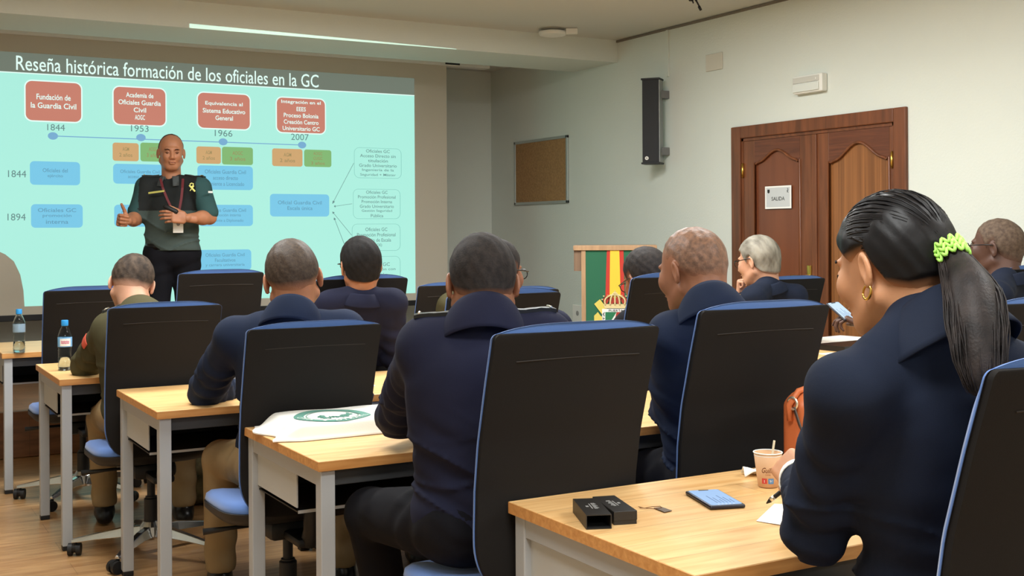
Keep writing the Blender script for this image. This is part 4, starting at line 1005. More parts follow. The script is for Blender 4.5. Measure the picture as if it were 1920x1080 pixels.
# ---------------------------------------------------------------- small things on the desks
def water_bottle(loc, label, labelled, rz=0):
    t = empty('water_bottle', loc, rz, label, 'bottle', 'water bottles')
    gl = mat('bottle_plastic', (235, 242, 245), .08, trans=1, ior=1.2)
    prof = [(.026, .0), (.030, .004), (.0305, .02)]
    for k in range(7): z = .025 + k * .011; prof += [(.0305, z), (.0275, z + .0055)]
    prof += [(.0305, .105), (.0305, .15), (.029, .16), (.021, .185), (.0135, .200), (.0125, .205), (.0125, .215)]
    mb = MB(); mb.lathe(prof, 28, cap=False); mb.build('bottle_body', gl, t, smooth=True, solid=.0008)
    mb = MB(); mb.lathe([(.0135, .202), (.0155, .204), (.0155, .226), (.014, .229), (.0005, .2295)], 24); mb.build('bottle_cap', mat('cap_blue', (40, 140, 205), .4), t, smooth=True, angle=40)
    mb = MB(); mb.lathe([(.0312, .108), (.0315, .11), (.0315, .15), (.0312, .152)], 28, cap=False); lb = mb.build('bottle_label', mat('label_blue', (120, 178, 226), .5) if labelled else mat('label_faint', (170, 196, 214), .5, alpha=.55), t, smooth=True)
    if labelled:
        mb = MB(); mb.grid(lambda u, v: Vector((.0320 * math.sin(R(-35 + 90 * u)), -.0320 * math.cos(R(-35 + 90 * u)), .112 + .034 * v)), 12, 3); mb.build('label_panel', M_paper, lb)
        mb = MB()
        for z in (.124, .131): mb.grid(lambda u, v: Vector((.0325 * math.sin(R(-25 + 66 * u)), -.0325 * math.cos(R(-25 + 66 * u)), z + .004 * v + .001 * math.sin(20 * u))), 20, 2)
        mb.build('label_print', mat('label_pink', (208, 96, 128), .6), lb)
    mb = MB(); mb.lathe([(.0005, .003), (.026, .004), (.0285, .012), (.0275, .06), (.0005, .0605)], 24); mb.build('water', mat('water', (235, 242, 245), .02, trans=1, ior=1.33), t, smooth=True)
    return t
b1 = onZ(122, 694, .741); water_bottle(Vector((b1.x, b1.y, .741)), 'clear water bottle with blue cap and white-blue label beside the olive sleeve', True, R(-15))
b2 = onZ(36, 661, .741); water_bottle(Vector((max(b2.x, .80), b2.y, .741)), 'clear water bottle with blue cap on the desk at far left edge', False)

# tote bag
def tote():
    z0 = .742; X0, X1, Y0, Y1, HT = 1.125, 1.62, 3.335, 3.66, .046
    t = empty('tote_bag', ((X0 + X1) / 2, (Y0 + Y1) / 2, z0), 0, 'white cloth tote bag with a round green printed seal lying flat on the desk', 'bag'); iv = Matrix.Translation(-t.location)
    ss = lambda q: (lambda c: c * c * (3 - 2 * c))(max(0., min(1., q)))
    def hgt(x, y):
        u = (x - X0) / (X1 - X0); v = (y - Y0) / (Y1 - Y0)
        e = ss(u / .16); r = ss((1 - u) / .08); fr = ss(v / .05); bk = ss((1 - v) / .12)
        w = .0014 * math.sin(13 * u + 5 * v) + .0012 * math.sin(9 * u * v + 6 * v) + .005 * (1 - e) * math.sin(19 * v + 4 * u) * ss(u / .05)
        return z0 + .004 + (HT - .004 + w - .006 * (1 - e)) * (e * .93 + .07 * ss(u / .03)) * r * fr * bk
    mb = MB(); nu, nv = 90, 60
    us = [i / (nu - 1) for i in range(nu)]; vs_ = [(.12 * (j / 14)) if j <= 14 else .12 + .88 * (j - 14) / (nv - 15) for j in range(nv)]
    def XY(u, v):
        return X0 + (X1 - X0) * u + .018 * (1 - ss(u / .12)) * math.sin(5 + 9 * v), Y0 + (Y1 - Y0) * v + .03 * (1 - ss(u / .14)) * (1 if v < .5 else -.2) * abs(1 - 2 * v)
    A = []; Bv = []
    for v in vs_:
        ra = []; rb = []
        for u in us:
            x, y = XY(u, v); ra.append(mb.bm.verts.new(iv @ Vector((x, y, hgt(X0 + (X1 - X0) * u, Y0 + (Y1 - Y0) * v))))); rb.append(mb.bm.verts.new(iv @ Vector((x, y, z0))))
        A.append(ra); Bv.append(rb)
    for j in range(nv - 1):
        for i in range(nu - 1):
            mb.bm.faces.new((A[j][i], A[j][i + 1], A[j + 1][i + 1], A[j + 1][i])); mb.bm.faces.new((Bv[j][i], Bv[j + 1][i], Bv[j + 1][i + 1], Bv[j][i + 1]))
    for j in range(nv - 1):
        for i in (0, nu - 1): mb.bm.faces.new((A[j][i], A[j + 1][i], Bv[j + 1][i], Bv[j][i]))
    for i in range(nu - 1):
        for j in (0, nv - 1): mb.bm.faces.new((A[j][i], A[j][i + 1], Bv[j][i + 1], Bv[j][i]))
    mb.build('bag_body', mat('tote_white', (244, 242, 236), .8, bump=.2, bscale=300, dist=.001), t, smooth=True, angle=50)
    Mg = mat('print_green', (92, 142, 128), .7); CX, CY, RR = 1.335, 3.470, .120
    def onbag(a, r, lift=.0016):
        x = CX + RR * r * math.cos(a); y = min(Y1 - .05, CY + RR * r * math.sin(a)); return iv @ Vector((x, y, hgt(x, y) + lift))
    def ring(a0, a1, r0, r1, n=90, lift=.0016):
        m_ = MB(); m_.grid(lambda u, v: onbag(R(a0 + (a1 - a0) * u), r0 + (r1 - r0) * v, lift), n, 5); return m_
    ring(-180, 180, .74, 1.0).build('print_ring', Mg, t); ring(-180, 180, .66, .69).build('print_line', Mg, t)
    def letters(s, a0, a1):
        for i, ch in enumerate(s):
            a = R(a0 + (a1 - a0) * (i / max(1, len(s) - 1))); co, fa = text_mesh(ch, None, .15, 0, .02)
            vs = [onbag(a + c[0] / .87, .87 - c[1], .0034)[:] for c in co]
            me = bpy.data.meshes.new('print_letter'); me.from_pydata(vs, [], fa); me.materials.append(M_paper); o = bpy.data.objects.new('print_letter', me); COL.objects.link(o); o.parent = t
    letters('CIVIL', -184, -146); letters('OIRATIS', -100, -32)
    mb = MB(); mb.poly([onbag(R(-123) + .075 * math.cos(2 * math.pi * k / 10) * (1 if k % 2 == 0 else .45), .87 + .075 * math.sin(2 * math.pi * k / 10) * (1 if k % 2 == 0 else .45), .0028) for k in range(10)], (0, 0, 0)); mb.build('print_star', M_paper, t)
    mb = MB()
    for q in range(12):
        a = -200 + q * 17; mb.tube([onbag(R(a + k * 5), .28 + .07 * (q % 4) + .05 * math.sin(k * 1.6 + q), .002) for k in range(8)], .0018, 4)
    mb.build('print_scroll', Mg, t)
tote()

# two black boxes (one open sleeve, one closed), tag with string
def jbox(p00, p10, p01, h, label, open_end):
    z0 = .7405; o_ = onZ(*p00, z0 + h); a = onZ(*p10, z0 + h); b = onZ(*p01, z0 + h)
    ux = (a - o_); Lx = ux.length; ux.normalize(); uy = b - o_; uy -= ux * uy.dot(ux); Ly = (b - o_).length; uy.normalize()
    t = empty('gift_box', (*(o_.xy + (ux.xy * Lx + uy.xy * Ly) / 2), z0), 0, label, 'box')
    M = Matrix.Translation(-t.location) @ Matrix(((ux.x, uy.x, 0, o_.x), (ux.y, uy.y, 0, o_.y), (0, 0, 1, z0), (0, 0, 0, 1)))
    return t, M, Lx, Ly
M_bx = mat('box_black', (40, 38, 36), .45, bump=.1, bscale=300); M_bi = mat('box_inside', (6, 6, 6), .9); M_ptxt = mat('silver_print', (150, 150, 148), .5)
t, M, Lx, Ly = jbox((1099, 966), (1151, 964), (1064, 933), .030, 'black cardboard box sleeve with its open end facing the camera, silver print', True)
Lx = .054; Ly = .152; w = .0018; h = .030
mb = MB(); mb.box(0, Lx, 0, Ly, 0, w, M=M); mb.box(0, Lx, 0, Ly, h - w, h, M=M); mb.box(0, w, 0, Ly, w, h - w, M=M); mb.box(Lx - w, Lx, 0, Ly, w, h - w, M=M); mb.box(w, Lx - w, Ly - w, Ly, w, h - w, M=M); mb.build('sleeve', M_bx, t)
mb = MB(); mb.box(w, Lx - w, .004, Ly - w, w, w + .0005, M=M); mb.build('lining', M_bi, t)
ux = M.to_3x3() @ Vector((1, 0, 0)); uy = M.to_3x3() @ Vector((0, 1, 0))
def box_print(parent, M, Lx, Ly, h, sgn):
    """small blurred silver print: a row of short strokes, a thin line and a square mark"""
    mb = MB(); z = h + .0004; cx = Lx * .5; cy = Ly * .5
    for k in range(9):
        y = cy - .024 + .006 * k; w = .007 + .002 * ((k * 5) % 3); mb.box(cx + sgn * .002, cx + sgn * (.002 + w), y, y + .0034, z, z + .0002, M=M)
    mb.box(cx - sgn * .0035, cx - sgn * .001, cy - .022, cy + .022, z, z + .0002, M=M); mb.box(cx - sgn * .013, cx - sgn * .007, cy - .006, cy + .005, z, z + .0002, M=M)
    return mb.build('box_print', M_ptxt, parent)
box_print(t, M, Lx, Ly, h, 1)
t2, M2, _, _ = jbox((1151, 960), (1197, 957), (1106, 929), .028, 'closed black cardboard box with silver print lying right of the open sleeve', False)
Lx2, Ly2, h2 = .052, .150, .028
mb = MB(); mb.box(0.001, Lx2 - .001, .001, Ly2 - .001, 0, h2 * .35, M=M2); mb.build('box_base', M_bx, t2)
mb = MB(); mb.box(0, Lx2, 0, Ly2, h2 * .3, h2, M=M2, bev=.001); mb.build('box_lid', M_bx, t2)
ux = M2.to_3x3() @ Vector((1, 0, 0)); uy = M2.to_3x3() @ Vector((0, 1, 0))
box_print(t2, M2, Lx2, Ly2, h2, -1)
tg = empty('price_tag', onZ(1230, 957, .7405), 0, 'small dark tag on a thin brown string beside the closed black box', 'tag'); iv = Matrix.Translation(-tg.location)
mb = MB(); mb.tube([iv @ onZ(x, y, .743) for x, y in ((1197, 950), (1208, 953), (1222, 950), (1238, 949), (1241, 952), (1228, 954), (1212, 953), (1199, 952))], .0008, 5); mb.build('string', mat('string_brown', (110, 72, 40), .8), tg)
mb = MB(); q = [iv @ onZ(x, y, .7415) for x, y in ((1226, 953), (1240, 951), (1260, 958), (1246, 961))]; mb.poly(q, (0, 0, .0012)); mb.build('tag_card', mat('tag_card', (92, 76, 60), .6), tg)

def phone(c, ux, uy, label, L=.150, Wd=.074, scr_col=(150, 190, 236)):
    ux = Vector(ux).normalized(); uy = Vector(uy); uy = (uy - ux * uy.dot(ux)).normalized(); n = ux.cross(uy)
    t = empty('smartphone', c, 0, label, 'phone'); M = Matrix(((ux.x, uy.x, n.x, 0), (ux.y, uy.y, n.y, 0), (ux.z, uy.z, n.z, 0), (0, 0, 0, 1)))
    mb = MB(); mb.box(-L / 2, L / 2, -Wd / 2, Wd / 2, 0, .009, M=M, bev=.004, seg=3); mb.build('case', mat('phone_case', (34, 34, 46), .4), t, smooth=True, angle=40)
    mb = MB(); r = .007; pts = []
    for cx, cy, a0 in ((1, 1, 0), (-1, 1, 90), (-1, -1, 180), (1, -1, 270)):
        for k in range(5): a = R(a0 + 22.5 * k); pts.append(M @ Vector((cx * (L / 2 - .012) + r * math.cos(a), cy * (Wd / 2 - .012) + r * math.sin(a), .0094)))
    mb.poly(pts, n * .0003); s = mb.build('screen', emis('phone_screen', scr_col, 1.0), t)
    mb = MB(); mb.box(L / 2 - .012, L / 2 - .006, -.012, .012, .0098, .0101, M=M); mb.build('notch', M_black, s)
    mb = MB()
    for k in range(6): yy = -Wd / 2 + .016 + k * .008; mb.box(-L * .35, -L * .35 + (.03 + .02 * ((k * 7) % 3)), yy, yy + .0025, .0098, .0100, M=M)
    mb.build('screen_text', emis('phone_text', (94, 128, 180), 1.0), s)
    mb = MB()
    for k in range(5): mb.box(-L / 2 + .009, -L / 2 + .012, -.02 + k * .009, -.016 + k * .009, .0098, .0100, M=M)
    mb.build('screen_icons', emis('phone_icon', (236, 244, 250), 1.0), s)
    return t
pa = onZ(1276, 928, .7405); pb = onZ(1330, 962, .7405); pc = onZ(1404, 950, .7405); pd = onZ(1352, 921, .7405)
ctr = (pa + pb + pc + pd) / 4
phone(ctr, (pd + pc - pa - pb) if False else ((pa + pd) / 2 - (pb + pc) / 2), ((pa + pb) / 2 - (pd + pc) / 2), 'smartphone with lit blue screen lying on the nearest desk', L=.160, Wd=.084)

# coffee cup
cc = onZ(1440, 912, .7405); cup = empty('paper_cup', cc, 0, 'small beige paper coffee cup with brown script and a wooden stirrer', 'cup')
s_ = 1.0
Mc = mat('cup_paper', (214, 170, 128), .6); Hc = .083
mb = MB(); mb.lathe([(.0225, .001), (.0235, .002), (.0335, Hc)], 32, cap=False); mb.build('cup_body', Mc, cup, smooth=True, solid=.0008)
mb = MB(); mb.lathe([(.0002, .004), (.0222, .004)], 24, cap=False); mb.build('cup_bottom', Mc, cup)
mb = MB(); mb.tube([(.0340 * math.cos(a), .0340 * math.sin(a), Hc) for a in [2 * math.pi * k / 32 for k in range(33)]], .0016, 6); mb.build('cup_rim', M_paper, cup, smooth=True)
mb = MB(); mb.lathe([(.0332, .0), (.0334, .006)], 32, cap=False, M=Matrix.Translation((0, 0, Hc - .007))); mb.build('cup_band', M_paper, cup, smooth=True)
mb = MB(); mb.lathe([(.0002, Hc - .018), (.0312, Hc - .018)], 24, cap=False); mb.build('coffee', mat('coffee_milk', (196, 160, 116), .3), cup)
cd = Vector((0, 0, 0)) - cc; phi = math.atan2(cd.y, cd.x)
def oncup(u, v, lift=.0006):     # u sideways metres, v height
    r = .0235 + (.0335 - .0235) * v / Hc + lift; a = phi + u / r; return Vector((r * math.cos(a), r * math.sin(a), v))
def cup_text(s, w, h, v0, m, nm, shear=0.0, u0=0.0):
    co, fa = text_mesh(s, w, h, 0, .01, shear); me = bpy.data.meshes.new(nm); me.from_pydata([oncup(u0 + c[0], v0 + c[1])[:] for c in co], [], fa); me.materials.append(m); o = bpy.data.objects.new(nm, me); COL.objects.link(o); o.parent = cup
Mbr = mat('cup_print_brown', (120, 66, 36), .7)
cup_text('Guilis', .030, .013, .044, Mbr, 'cup_script', .4); cup_text('COFFEE', .013, .003, .033, mat('cup_print_light', (176, 120, 84), .7), 'cup_small_text')
for u0, m, ch in ((-.0085, mat('print_red', (206, 70, 66), .6), 'T'), (.0075, mat('print_blue', (84, 142, 200), .6), 'M')):
    mb = MB(); mb.grid(lambda u, v: oncup(u0 - .0065 + .013 * u, .011 + .013 * v), 8, 4); mb.build('cup_square', m, cup)
    cup_text(ch, .006, .008, .0175, M_paper, 'cup_square_letter', 0, u0)
mb = MB(); rt_ = Vector((math.cos(AZ), -math.sin(AZ), 0)); mb.tube([rt_ * .004 + Vector((0, 0, .03)), rt_ * .016 + Vector((0, 0, .111))], .0026, 8); st = mb.build('stirrer', mat('stirrer', (232, 224, 196), .6), None); st.location = cc
tag(st, 'pale wooden stirrer standing in the paper coffee cup', 'stirrer')
# crumpled napkin left of / behind the cup
nc = onZ(1428, 893, .742)
mb = MB()
def nap(u, v):
    x = -.045 + .13 * u; y = -.015 + .05 * v
    return nc + rt_ * x + Vector((rt_.y * -1, rt_.x, 0)) * (y + .012 * math.sin(7 * u)) + Vector((0, 0, .0015 + .020 * abs(math.sin(3 * v + 2.5 * u)) * (0.6 + .5 * math.sin(9 * u + 4 * v)) + .035 * max(0, u - .6) * math.sin(v * 3.1) * 2.2 * v))
mb.grid(nap, 26, 12); o = mb.build('paper_napkin', M_paper, None, smooth=True, solid=.0012); tag(o, 'crumpled white paper napkin on the desk behind the coffee cup', 'napkin')
# writing sheet under the woman's hand
q = [onZ(1418, 977, .7412), onZ(1560, 1000, .7412), onZ(1600, 950, .7412), onZ(1452, 945, .7412)]
mb = MB(); mb.poly([(v.x, v.y, .7412) for v in q], (0, 0, .0006)); o = mb.build('paper_sheet', M_paper); tag(o, 'white sheet of paper the woman is writing on at the nearest desk', 'paper')
# papers and black folders on the right-hand desks
def sheet(name, px, z, th, m, label, cat, group=None):
    mb = MB(); pts = [onZ(x, y, z) for x, y in px]; mb.poly([(p.x, p.y, z) for p in pts], (0, 0, th)); o = mb.build(name, m); tag(o, label, cat, group); return o
def rect_on(cx, cy, z, w, d, rot, name, m, th, label, cat):
    c = Vector((cx, cy, z)); a = R(rot); ux = Vector((math.cos(a), math.sin(a), 0)); uy = Vector((-ux.y, ux.x, 0))
    mb = MB(); mb.poly([c - ux * w / 2 - uy * d / 2, c + ux * w / 2 - uy * d / 2, c + ux * w / 2 + uy * d / 2, c - ux * w / 2 + uy * d / 2], (0, 0, th)); o = mb.build(name, m); tag(o, label, cat); return o
pp = onZ(1596, 628, .742)
rect_on(4.78, 4.70, .7408, .32, .26, 8, 'paper_sheet', M_paper, .022, 'stack of white papers below the hand holding the far phone', 'paper')
rect_on(4.60, 4.43, .7408, .40, .20, 4, 'folder', M_shoe, .028, 'black folder on the right-hand desk, seen between chair and woman\'s collar', 'folder')
rect_on(4.42, 4.26, .7408, .36, .12, -3, 'paper_sheet', M_paper, .003, 'white printed sheet lying in front of the black folder', 'paper')
rect_on(1.80, 4.55, .7408, .21, .29, -12, 'paper_sheet', M_paper, .002, 'white sheet peeking out between the chair and the broad man\'s arm', 'paper')

# orange handbag standing on the second desk of the nearest row
hb0 = onZ(1512, 885, .741); hb = empty('handbag', (2.268, 2.275, .741), R(4), 'orange-brown leather handbag with a grey strap standing behind the cup', 'handbag')
M_or = mat('tan_leather', (200, 108, 62), .45, bump=.3, bscale=60, dist=.002)
F = Field((-.2, -.12, -.01), (.2, .12, .24), .006)
F.rbox((0, 0, .095), (.145, .045, .095), rd=.03, k=.01)
F.rbox((0, 0, .16), (.125, .032, .045), rd=.025, k=.02)
for k in range(7): F.cone((-.12 + .04 * k, -.05, .17), (-.11 + .04 * k, -.047, .10), .004, .002, k=.01)
v, f = F.mesh(); np_obj('bag_body', [(v, f)], M_or, hb)
mb = MB(); mb.tube([(-.15, 0, .13), (-.155, 0, .17), (-.13, -.01, .205), (-.09, -.012, .212), (.09, -.012, .212), (.14, 0, .19), (.15, 0, .13)], .008, 8); mb.build('piping', M_or, hb, smooth=True)
M_str = mat('strap_grey', (74, 74, 74), .55)
mb = MB(); s0 = [(-.152, -.012, .165), (-.150, -.03, .12), (-.140, -.05, .075), (-.12, -.06, .045), (-.06, -.062, .018)]
for i in range(len(s0) - 1):
    a, b = Vector(s0[i]), Vector(s0[i + 1]); d = (b - a); n = Vector((.8, -.6, 0)); l = d.cross(n).normalized() * .011
    mb.poly([a - l, a + l, b + l, b - l], n * .003)
mb.build('strap', M_str, hb)
mb = MB(); c = Vector((-.152, -.010, .175)); mb.tube([c + Vector((0, .015 * math.cos(a), .015 * math.sin(a))) for a in [2 * math.pi * k / 16 for k in range(17)]], .0035, 7); mb.build('ring', M_silver, hb, smooth=True)
mb = MB(); mb.box(-.148, -.09, -.070, -.052, .052, .070, bev=.004); mb.build('buckle', mat('buckle_grey', (126, 124, 118), .35, .6), hb)

# camouflage backpack on the floor under the second desk of the third row
bpk = empty('backpack', (1.62, 5.98, 0), R(20), 'olive camouflage backpack lying on the floor under a desk, behind the khaki leg', 'backpack')
F = Field((-.25, -.2, -.02), (.25, .2, .4), .009); F.rbox((0, 0, .13), (.17, .11, .125), rd=.06, k=.02); F.ell((.0, -.09, .09), (.12, .06, .08), k=.02); F.ell((-.05, 0, .25), (.09, .07, .06), k=.03)
X = F.ax[0][:, None, None]; Y = F.ax[1][None, :, None]; Zz = F.ax[2][None, None, :]; F.F -= (.006 * np.sin(40 * X + 15 * Zz) * np.sin(38 * Zz + 21 * Y)).astype(np.float32); F.plane((0, 0, .004), (0, 0, -1))
v, f = F.mesh(); np_obj('pack_body', [(v, f)], mat('camouflage', (62, 60, 40), .9, noise=.3, nscale=16, col2=(132, 120, 86)), bpk)
mb = MB(); mb.tube([(-.1, -.13, .22), (-.08, -.17, .12), (-.09, -.15, .03)], .012, 6); mb.tube([(.1, -.13, .22), (.09, -.17, .12), (.09, -.15, .03)], .012, 6); mb.build('strap', M_olive, bpk, smooth=True)
# ---------------------------------------------------------------- people
SK_dark = skin('dark', (104, 68, 50)); SK_brown = skin('brown', (140, 92, 66)); SK_mid = skin('mid', (172, 116, 84)); SK_light = skin('light', (198, 148, 120)); SK_tan = skin('tan', (192, 138, 101)); SK_vdark = skin('very_dark', (84, 56, 44))
def hairm(name, c, c2=None, ns=60, rough=.75, stretch=None, bump=.6, bs=220): return mat('hair_' + name, c, rough, noise=.35, nscale=ns, bump=bump, bscale=bs, dist=.0015, col2=c2, stretch=stretch, spec=.25)
H_blk = hairm('black', (22, 19, 18)); H_blk2 = hairm('black_buzz', (30, 26, 25), (46, 40, 37)); H_buzz = hairm('brown_buzz', (56, 46, 39), (74, 61, 50), ns=110, rough=.55)
H_stub = hairm('stubble', (104, 80, 66), (140, 104, 82), ns=70, rough=.42); H_grey = hairm('grey', (150, 145, 132), (96, 90, 80), ns=30, stretch=(1, .35, .35)); H_gbuzz = hairm('grey_buzz', (104, 88, 74), (78, 64, 54)); H_oliveman = hairm('dark_brown', (44, 36, 30), (78, 64, 52), ns=40)
H_wom = hairm('sleek_black', (16, 15, 16), (26, 24, 25), ns=8, rough=.45, bump=.3, bs=80)

def epaulette(p, side, metal=M_silver, base=M_shoe, bars=1, width=.024):
    """strap lying on the shoulder from neck to tip, laid on the jacket's own surface"""
    J = p['J']; sh = Vector(J['sh' + side]); N = p['N']; inv = p['inv']; jv = p['jv']
    a = N + (sh - N) * .50; b = sh + (sh - N).normalized() * .028
    d = (b - a); d.z = 0; L = d.length; d.normalize(); w = Vector((-d.y, d.x, 0))
    def top(q):
        m = (np.abs(jv[:, 0] - q.x) < .012) & (np.abs(jv[:, 1] - q.y) < .012)
        return Vector((q.x, q.y, jv[m, 2].max() if m.any() else q.z))
    n = 9; rows = []
    for i in range(n):
        c = a + d * L * i / (n - 1); rows.append([top(c + w * width * k) for k in (-1, 0, 1)])
    mb = MB()
    up = Vector((0, 0, .006))
    lo_ = [[mb.bm.verts.new(inv @ (q - up * .5)) for q in r] for r in rows]; hi_ = [[mb.bm.verts.new(inv @ (q + up)) for q in r] for r in rows]
    for i in range(n - 1):
        for k in (0, 1): mb.bm.faces.new((hi_[i][k], hi_[i][k + 1], hi_[i + 1][k + 1], hi_[i + 1][k]))
        for k in (0, 2): mb.bm.faces.new((lo_[i][k], lo_[i + 1][k], hi_[i + 1][k], hi_[i][k]))
    for i in (0, n - 1):
        for k in (0, 1): mb.bm.faces.new((lo_[i][k], lo_[i][k + 1], hi_[i][k + 1], hi_[i][k]))
    e = mb.build('epaulette', base, p['root'], smooth=True, angle=40)
    mb = MB()
    for k in range(bars):
        r = rows[n - 2 - k]; mb.tube([inv @ (q + up * 1.3) for q in r], .0028, 6)
    if bars > 1: mb.tube([inv @ (rows[n - 2 - k][0] + up * 1.3) for k in range(bars)], .0025, 6)
    mb.build('rank_bar', metal, e)

# 1 broad man in navy, centre
A1 = person('broad-shouldered person in dark navy jacket with black epaulettes, seen from behind in the centre', P(903, 530, 2.98), 20, 14, 0, 1.02, body_az=16, seat=(1.40, 2.60),
    skin_m=SK_brown, hair_m=H_blk2, fade=.022, hairl=[(-.2, -.058), (-.095, -.056), (-.05, -.035), (-.028, -.02), (-.012, .02), (.01, .012), (.02, -.005), (.035, .03), (.055, .058), (.08, .068), (.1, .075)], top=M_navy, pants=M_blackcl, wide=1.10, jh=.0075, neck_r=.066, hi=.0034,
    J=dict(neck=P(905, 622, 2.92), pel=Vector((1.42, 2.62, .64)), shL=P(798, 652, 2.92), shR=P(1020, 640, 2.95), elL=P(748, 780, 3.38), wrL=P(850, 775, 3.75), elR=P(1120, 770, 3.35), wrR=P(1000, 770, 3.7),
           hipL=P(862, 985, 2.93), knL=P(694, 962, 3.25), anL=P(742, 1210, 3.42), hipR=Vector((1.52, 2.60, .63)), knR=Vector((1.66, 3.02, .60)), anR=Vector((1.66, 3.0, .10))), hem=-.02,
    collar_kw=dict(rx=.078, ry=.080, stand=.040, fall=.100, rise=.064, flare=.30))
epaulette(A1, 'L'); epaulette(A1, 'R')
# 2 man with cropped hair, khaki trousers
A2 = person('person with cropped brown hair, navy jacket and khaki trousers, seen from behind', P(549, 521, 4.06), 19, 6, -7, 1.10, body_az=14, seat=(1.37, 3.98),
    skin_m=SK_mid, hair_m=H_buzz, hairl=[(-.2, -.05), (-.095, -.045), (-.05, -.025), (-.028, -.012), (-.012, .02), (.01, .012), (.02, -.005), (.035, .03), (.055, .058), (.08, .068), (.1, .075)], top=M_navy2, pants=M_khaki, wide=1.06,
    J=dict(neck=P(548, 606, 3.98), shL=P(440, 632, 4.0), shR=P(646, 622, 4.02), elL=P(386, 732, 4.28), wrL=P(470, 735, 4.62), hipL=P(500, 870, 4.05), knL=P(415, 860, 4.40), anL=P(413, 1068, 4.44), hipR=P(590, 870, 4.05), knR=P(640, 850, 4.5), anR=P(642, 1050, 4.5)), collar_kw=dict(rx=.076, ry=.078, stand=.040, fall=.092, rise=.066, flare=.35, open_=30))
# 3 olive man at left
A3 = person('person in olive-green jacket bending forward, khaki trousers, beside the water bottle', P(248, 533, 5.15), 12, 30, 10, 1.06, body_az=10, seat=(1.14, 5.17),
    skin_m=SK_light, hair_m=H_oliveman, hairl=[(-.2, -.062), (-.095, -.058), (-.05, -.04), (-.028, -.02), (-.012, .02), (.01, .012), (.02, -.005), (.035, .03), (.055, .058), (.08, .068), (.1, .075)], hair_t=.006, top=M_olive, pants=M_khaki, wide=1.05, jh=.009,
    J=dict(neck=P(262, 592, 5.02), shL=P(205, 618, 5.0), shR=P(338, 608, 5.1), elL=P(160, 684, 5.2), wrL=P(225, 682, 5.5), hipL=P(225, 775, 5.05), knL=P(192, 785, 5.5), anL=P(196, 938, 5.52), hipR=P(300, 775, 5.05), knR=P(340, 780, 5.5), anR=P(345, 935, 5.5)), collar_kw=dict(rx=.074, ry=.076, stand=.036, fall=.075, rise=.045))
epaulette(A3, 'L', M_silver, mat('epaulette_dark', (36, 36, 30), .7), 2)
mb = MB(); c = P(163, 633, 5.02); nrm = (P(163, 633, 4.9) - c).normalized()
sl = (P(155, 648, 5.05) - P(172, 618, 5.05)).normalized(); wv = sl.cross(nrm).normalized()
J3 = A3['J']; a_ = Vector(J3['shL']); e_ = Vector(J3['elL']); ax = (e_ - a_).normalized(); mid_ = a_ + (e_ - a_) * .35; outd = (-A3['lat'] - ax * (-A3['lat']).dot(ax)).normalized(); bk = ax.cross(outd)
mb.grid(lambda u, v: A3['inv'] @ (mid_ + (outd * math.cos(-.4 + .8 * u) + bk * math.sin(-.4 + .8 * u)) * .071 + ax * (-.02 + .055 * v * (1 - .25 * abs(2 * u - 1)))), 12, 6)
mb.build('shoulder_patch', mat('patch_red', (206, 84, 62), .7), A3['root'], smooth=True, solid=.002)
# 4 black wavy hair, glasses
A4 = person('person with black wavy hair and glasses in front of the slide\'s lower right corner', P(675, 497, 5.30), 5, 4, -3, 1.04, body_az=8, seat=(2.13, 5.38),
    skin_m=SK_mid, hair_m=H_blk, hairl=HL_full, hair_t=.008, fade=.012, top=M_navy, pants=M_khaki, glasses=True, J=dict(neck=P(678, 556, 5.28), shL=P(618, 572, 5.25), shR=P(735, 570, 5.3)))
# 5 dark-haired person hidden behind the broad man
A5 = person('dark-haired person with glasses almost hidden behind the broad man\'s head', P(934, 512, 4.35), 66, 6, 0, 1.02, body_az=20, seat=(2.03, 3.92),
    skin_m=SK_brown, hair_m=H_blk2, hairl=HL_full, hair_t=.005, top=M_navy, pants=M_blackcl, glasses=True, J=dict(neck=P(948, 590, 4.28)))
# 6 olive person hidden behind the broad man
A6 = person('person in olive jacket mostly hidden behind the broad man, only a shoulder shows', P(880, 500, 7.0), 15, 10, 0, 1.0, body_az=10, seat=(3.10, 6.45),
    skin_m=SK_mid, hair_m=H_blk, hairl=HL_short, top=M_olive, pants=M_khaki, jh=.011, hi=.005, J=dict(neck=P(884, 552, 6.95), shL=P(836, 566, 6.9)))
# 7 dark buzz cut bent forward with glasses in front of the lectern
A7 = person('person in black jacket with dark cropped hair and glasses bent forward before the lectern', P(1212, 522, 5.15), 0, 22, -8, 1.12, body_az=0, seat=(2.98, 4.13),
    skin_m=SK_brown, hair_m=H_gbuzz if False else H_blk2, hairl=HL_full, hair_t=.004, top=M_blackcl, pants=M_blackcl, glasses=True, J=dict(neck=P(1228, 590, 4.98), shL=P(1186, 612, 4.92), shR=P(1300, 600, 4.9), elL=P(1160, 690, 5.1)))
# 8 shaven-headed man
A8 = person('shaven-headed person in navy jacket looking down to the left, right of centre', P(1297, 506, 3.56), -10, 14, 0, 1.06, body_az=-2, seat=(2.37, 2.86),
    skin_m=SK_brown, hair_m=H_stub, hairl=[(-.2, -.045), (-.095, -.045), (-.05, -.03), (-.028, -.02), (-.012, .02), (.01, .03), (.02, .03), (.035, .055), (.055, .075), (.07, .09), (.1, .1)], hair_t=.0015, top=M_navy2, pants=M_blackcl, wide=1.08, neck_r=.06, hi=.0034,
    J=dict(neck=P(1335, 592, 3.42), shL=P(1262, 632, 3.42), shR=P(1430, 618, 3.42), elL=P(1262, 770, 3.60), wrL=P(1335, 775, 3.9), elR=P(1480, 770, 3.6), pel=Vector((2.37, 2.84, .60))), collar_kw=dict(rx=.074, ry=.076, stand=.038, fall=.102, rise=.062, flare=.42, open_=26))
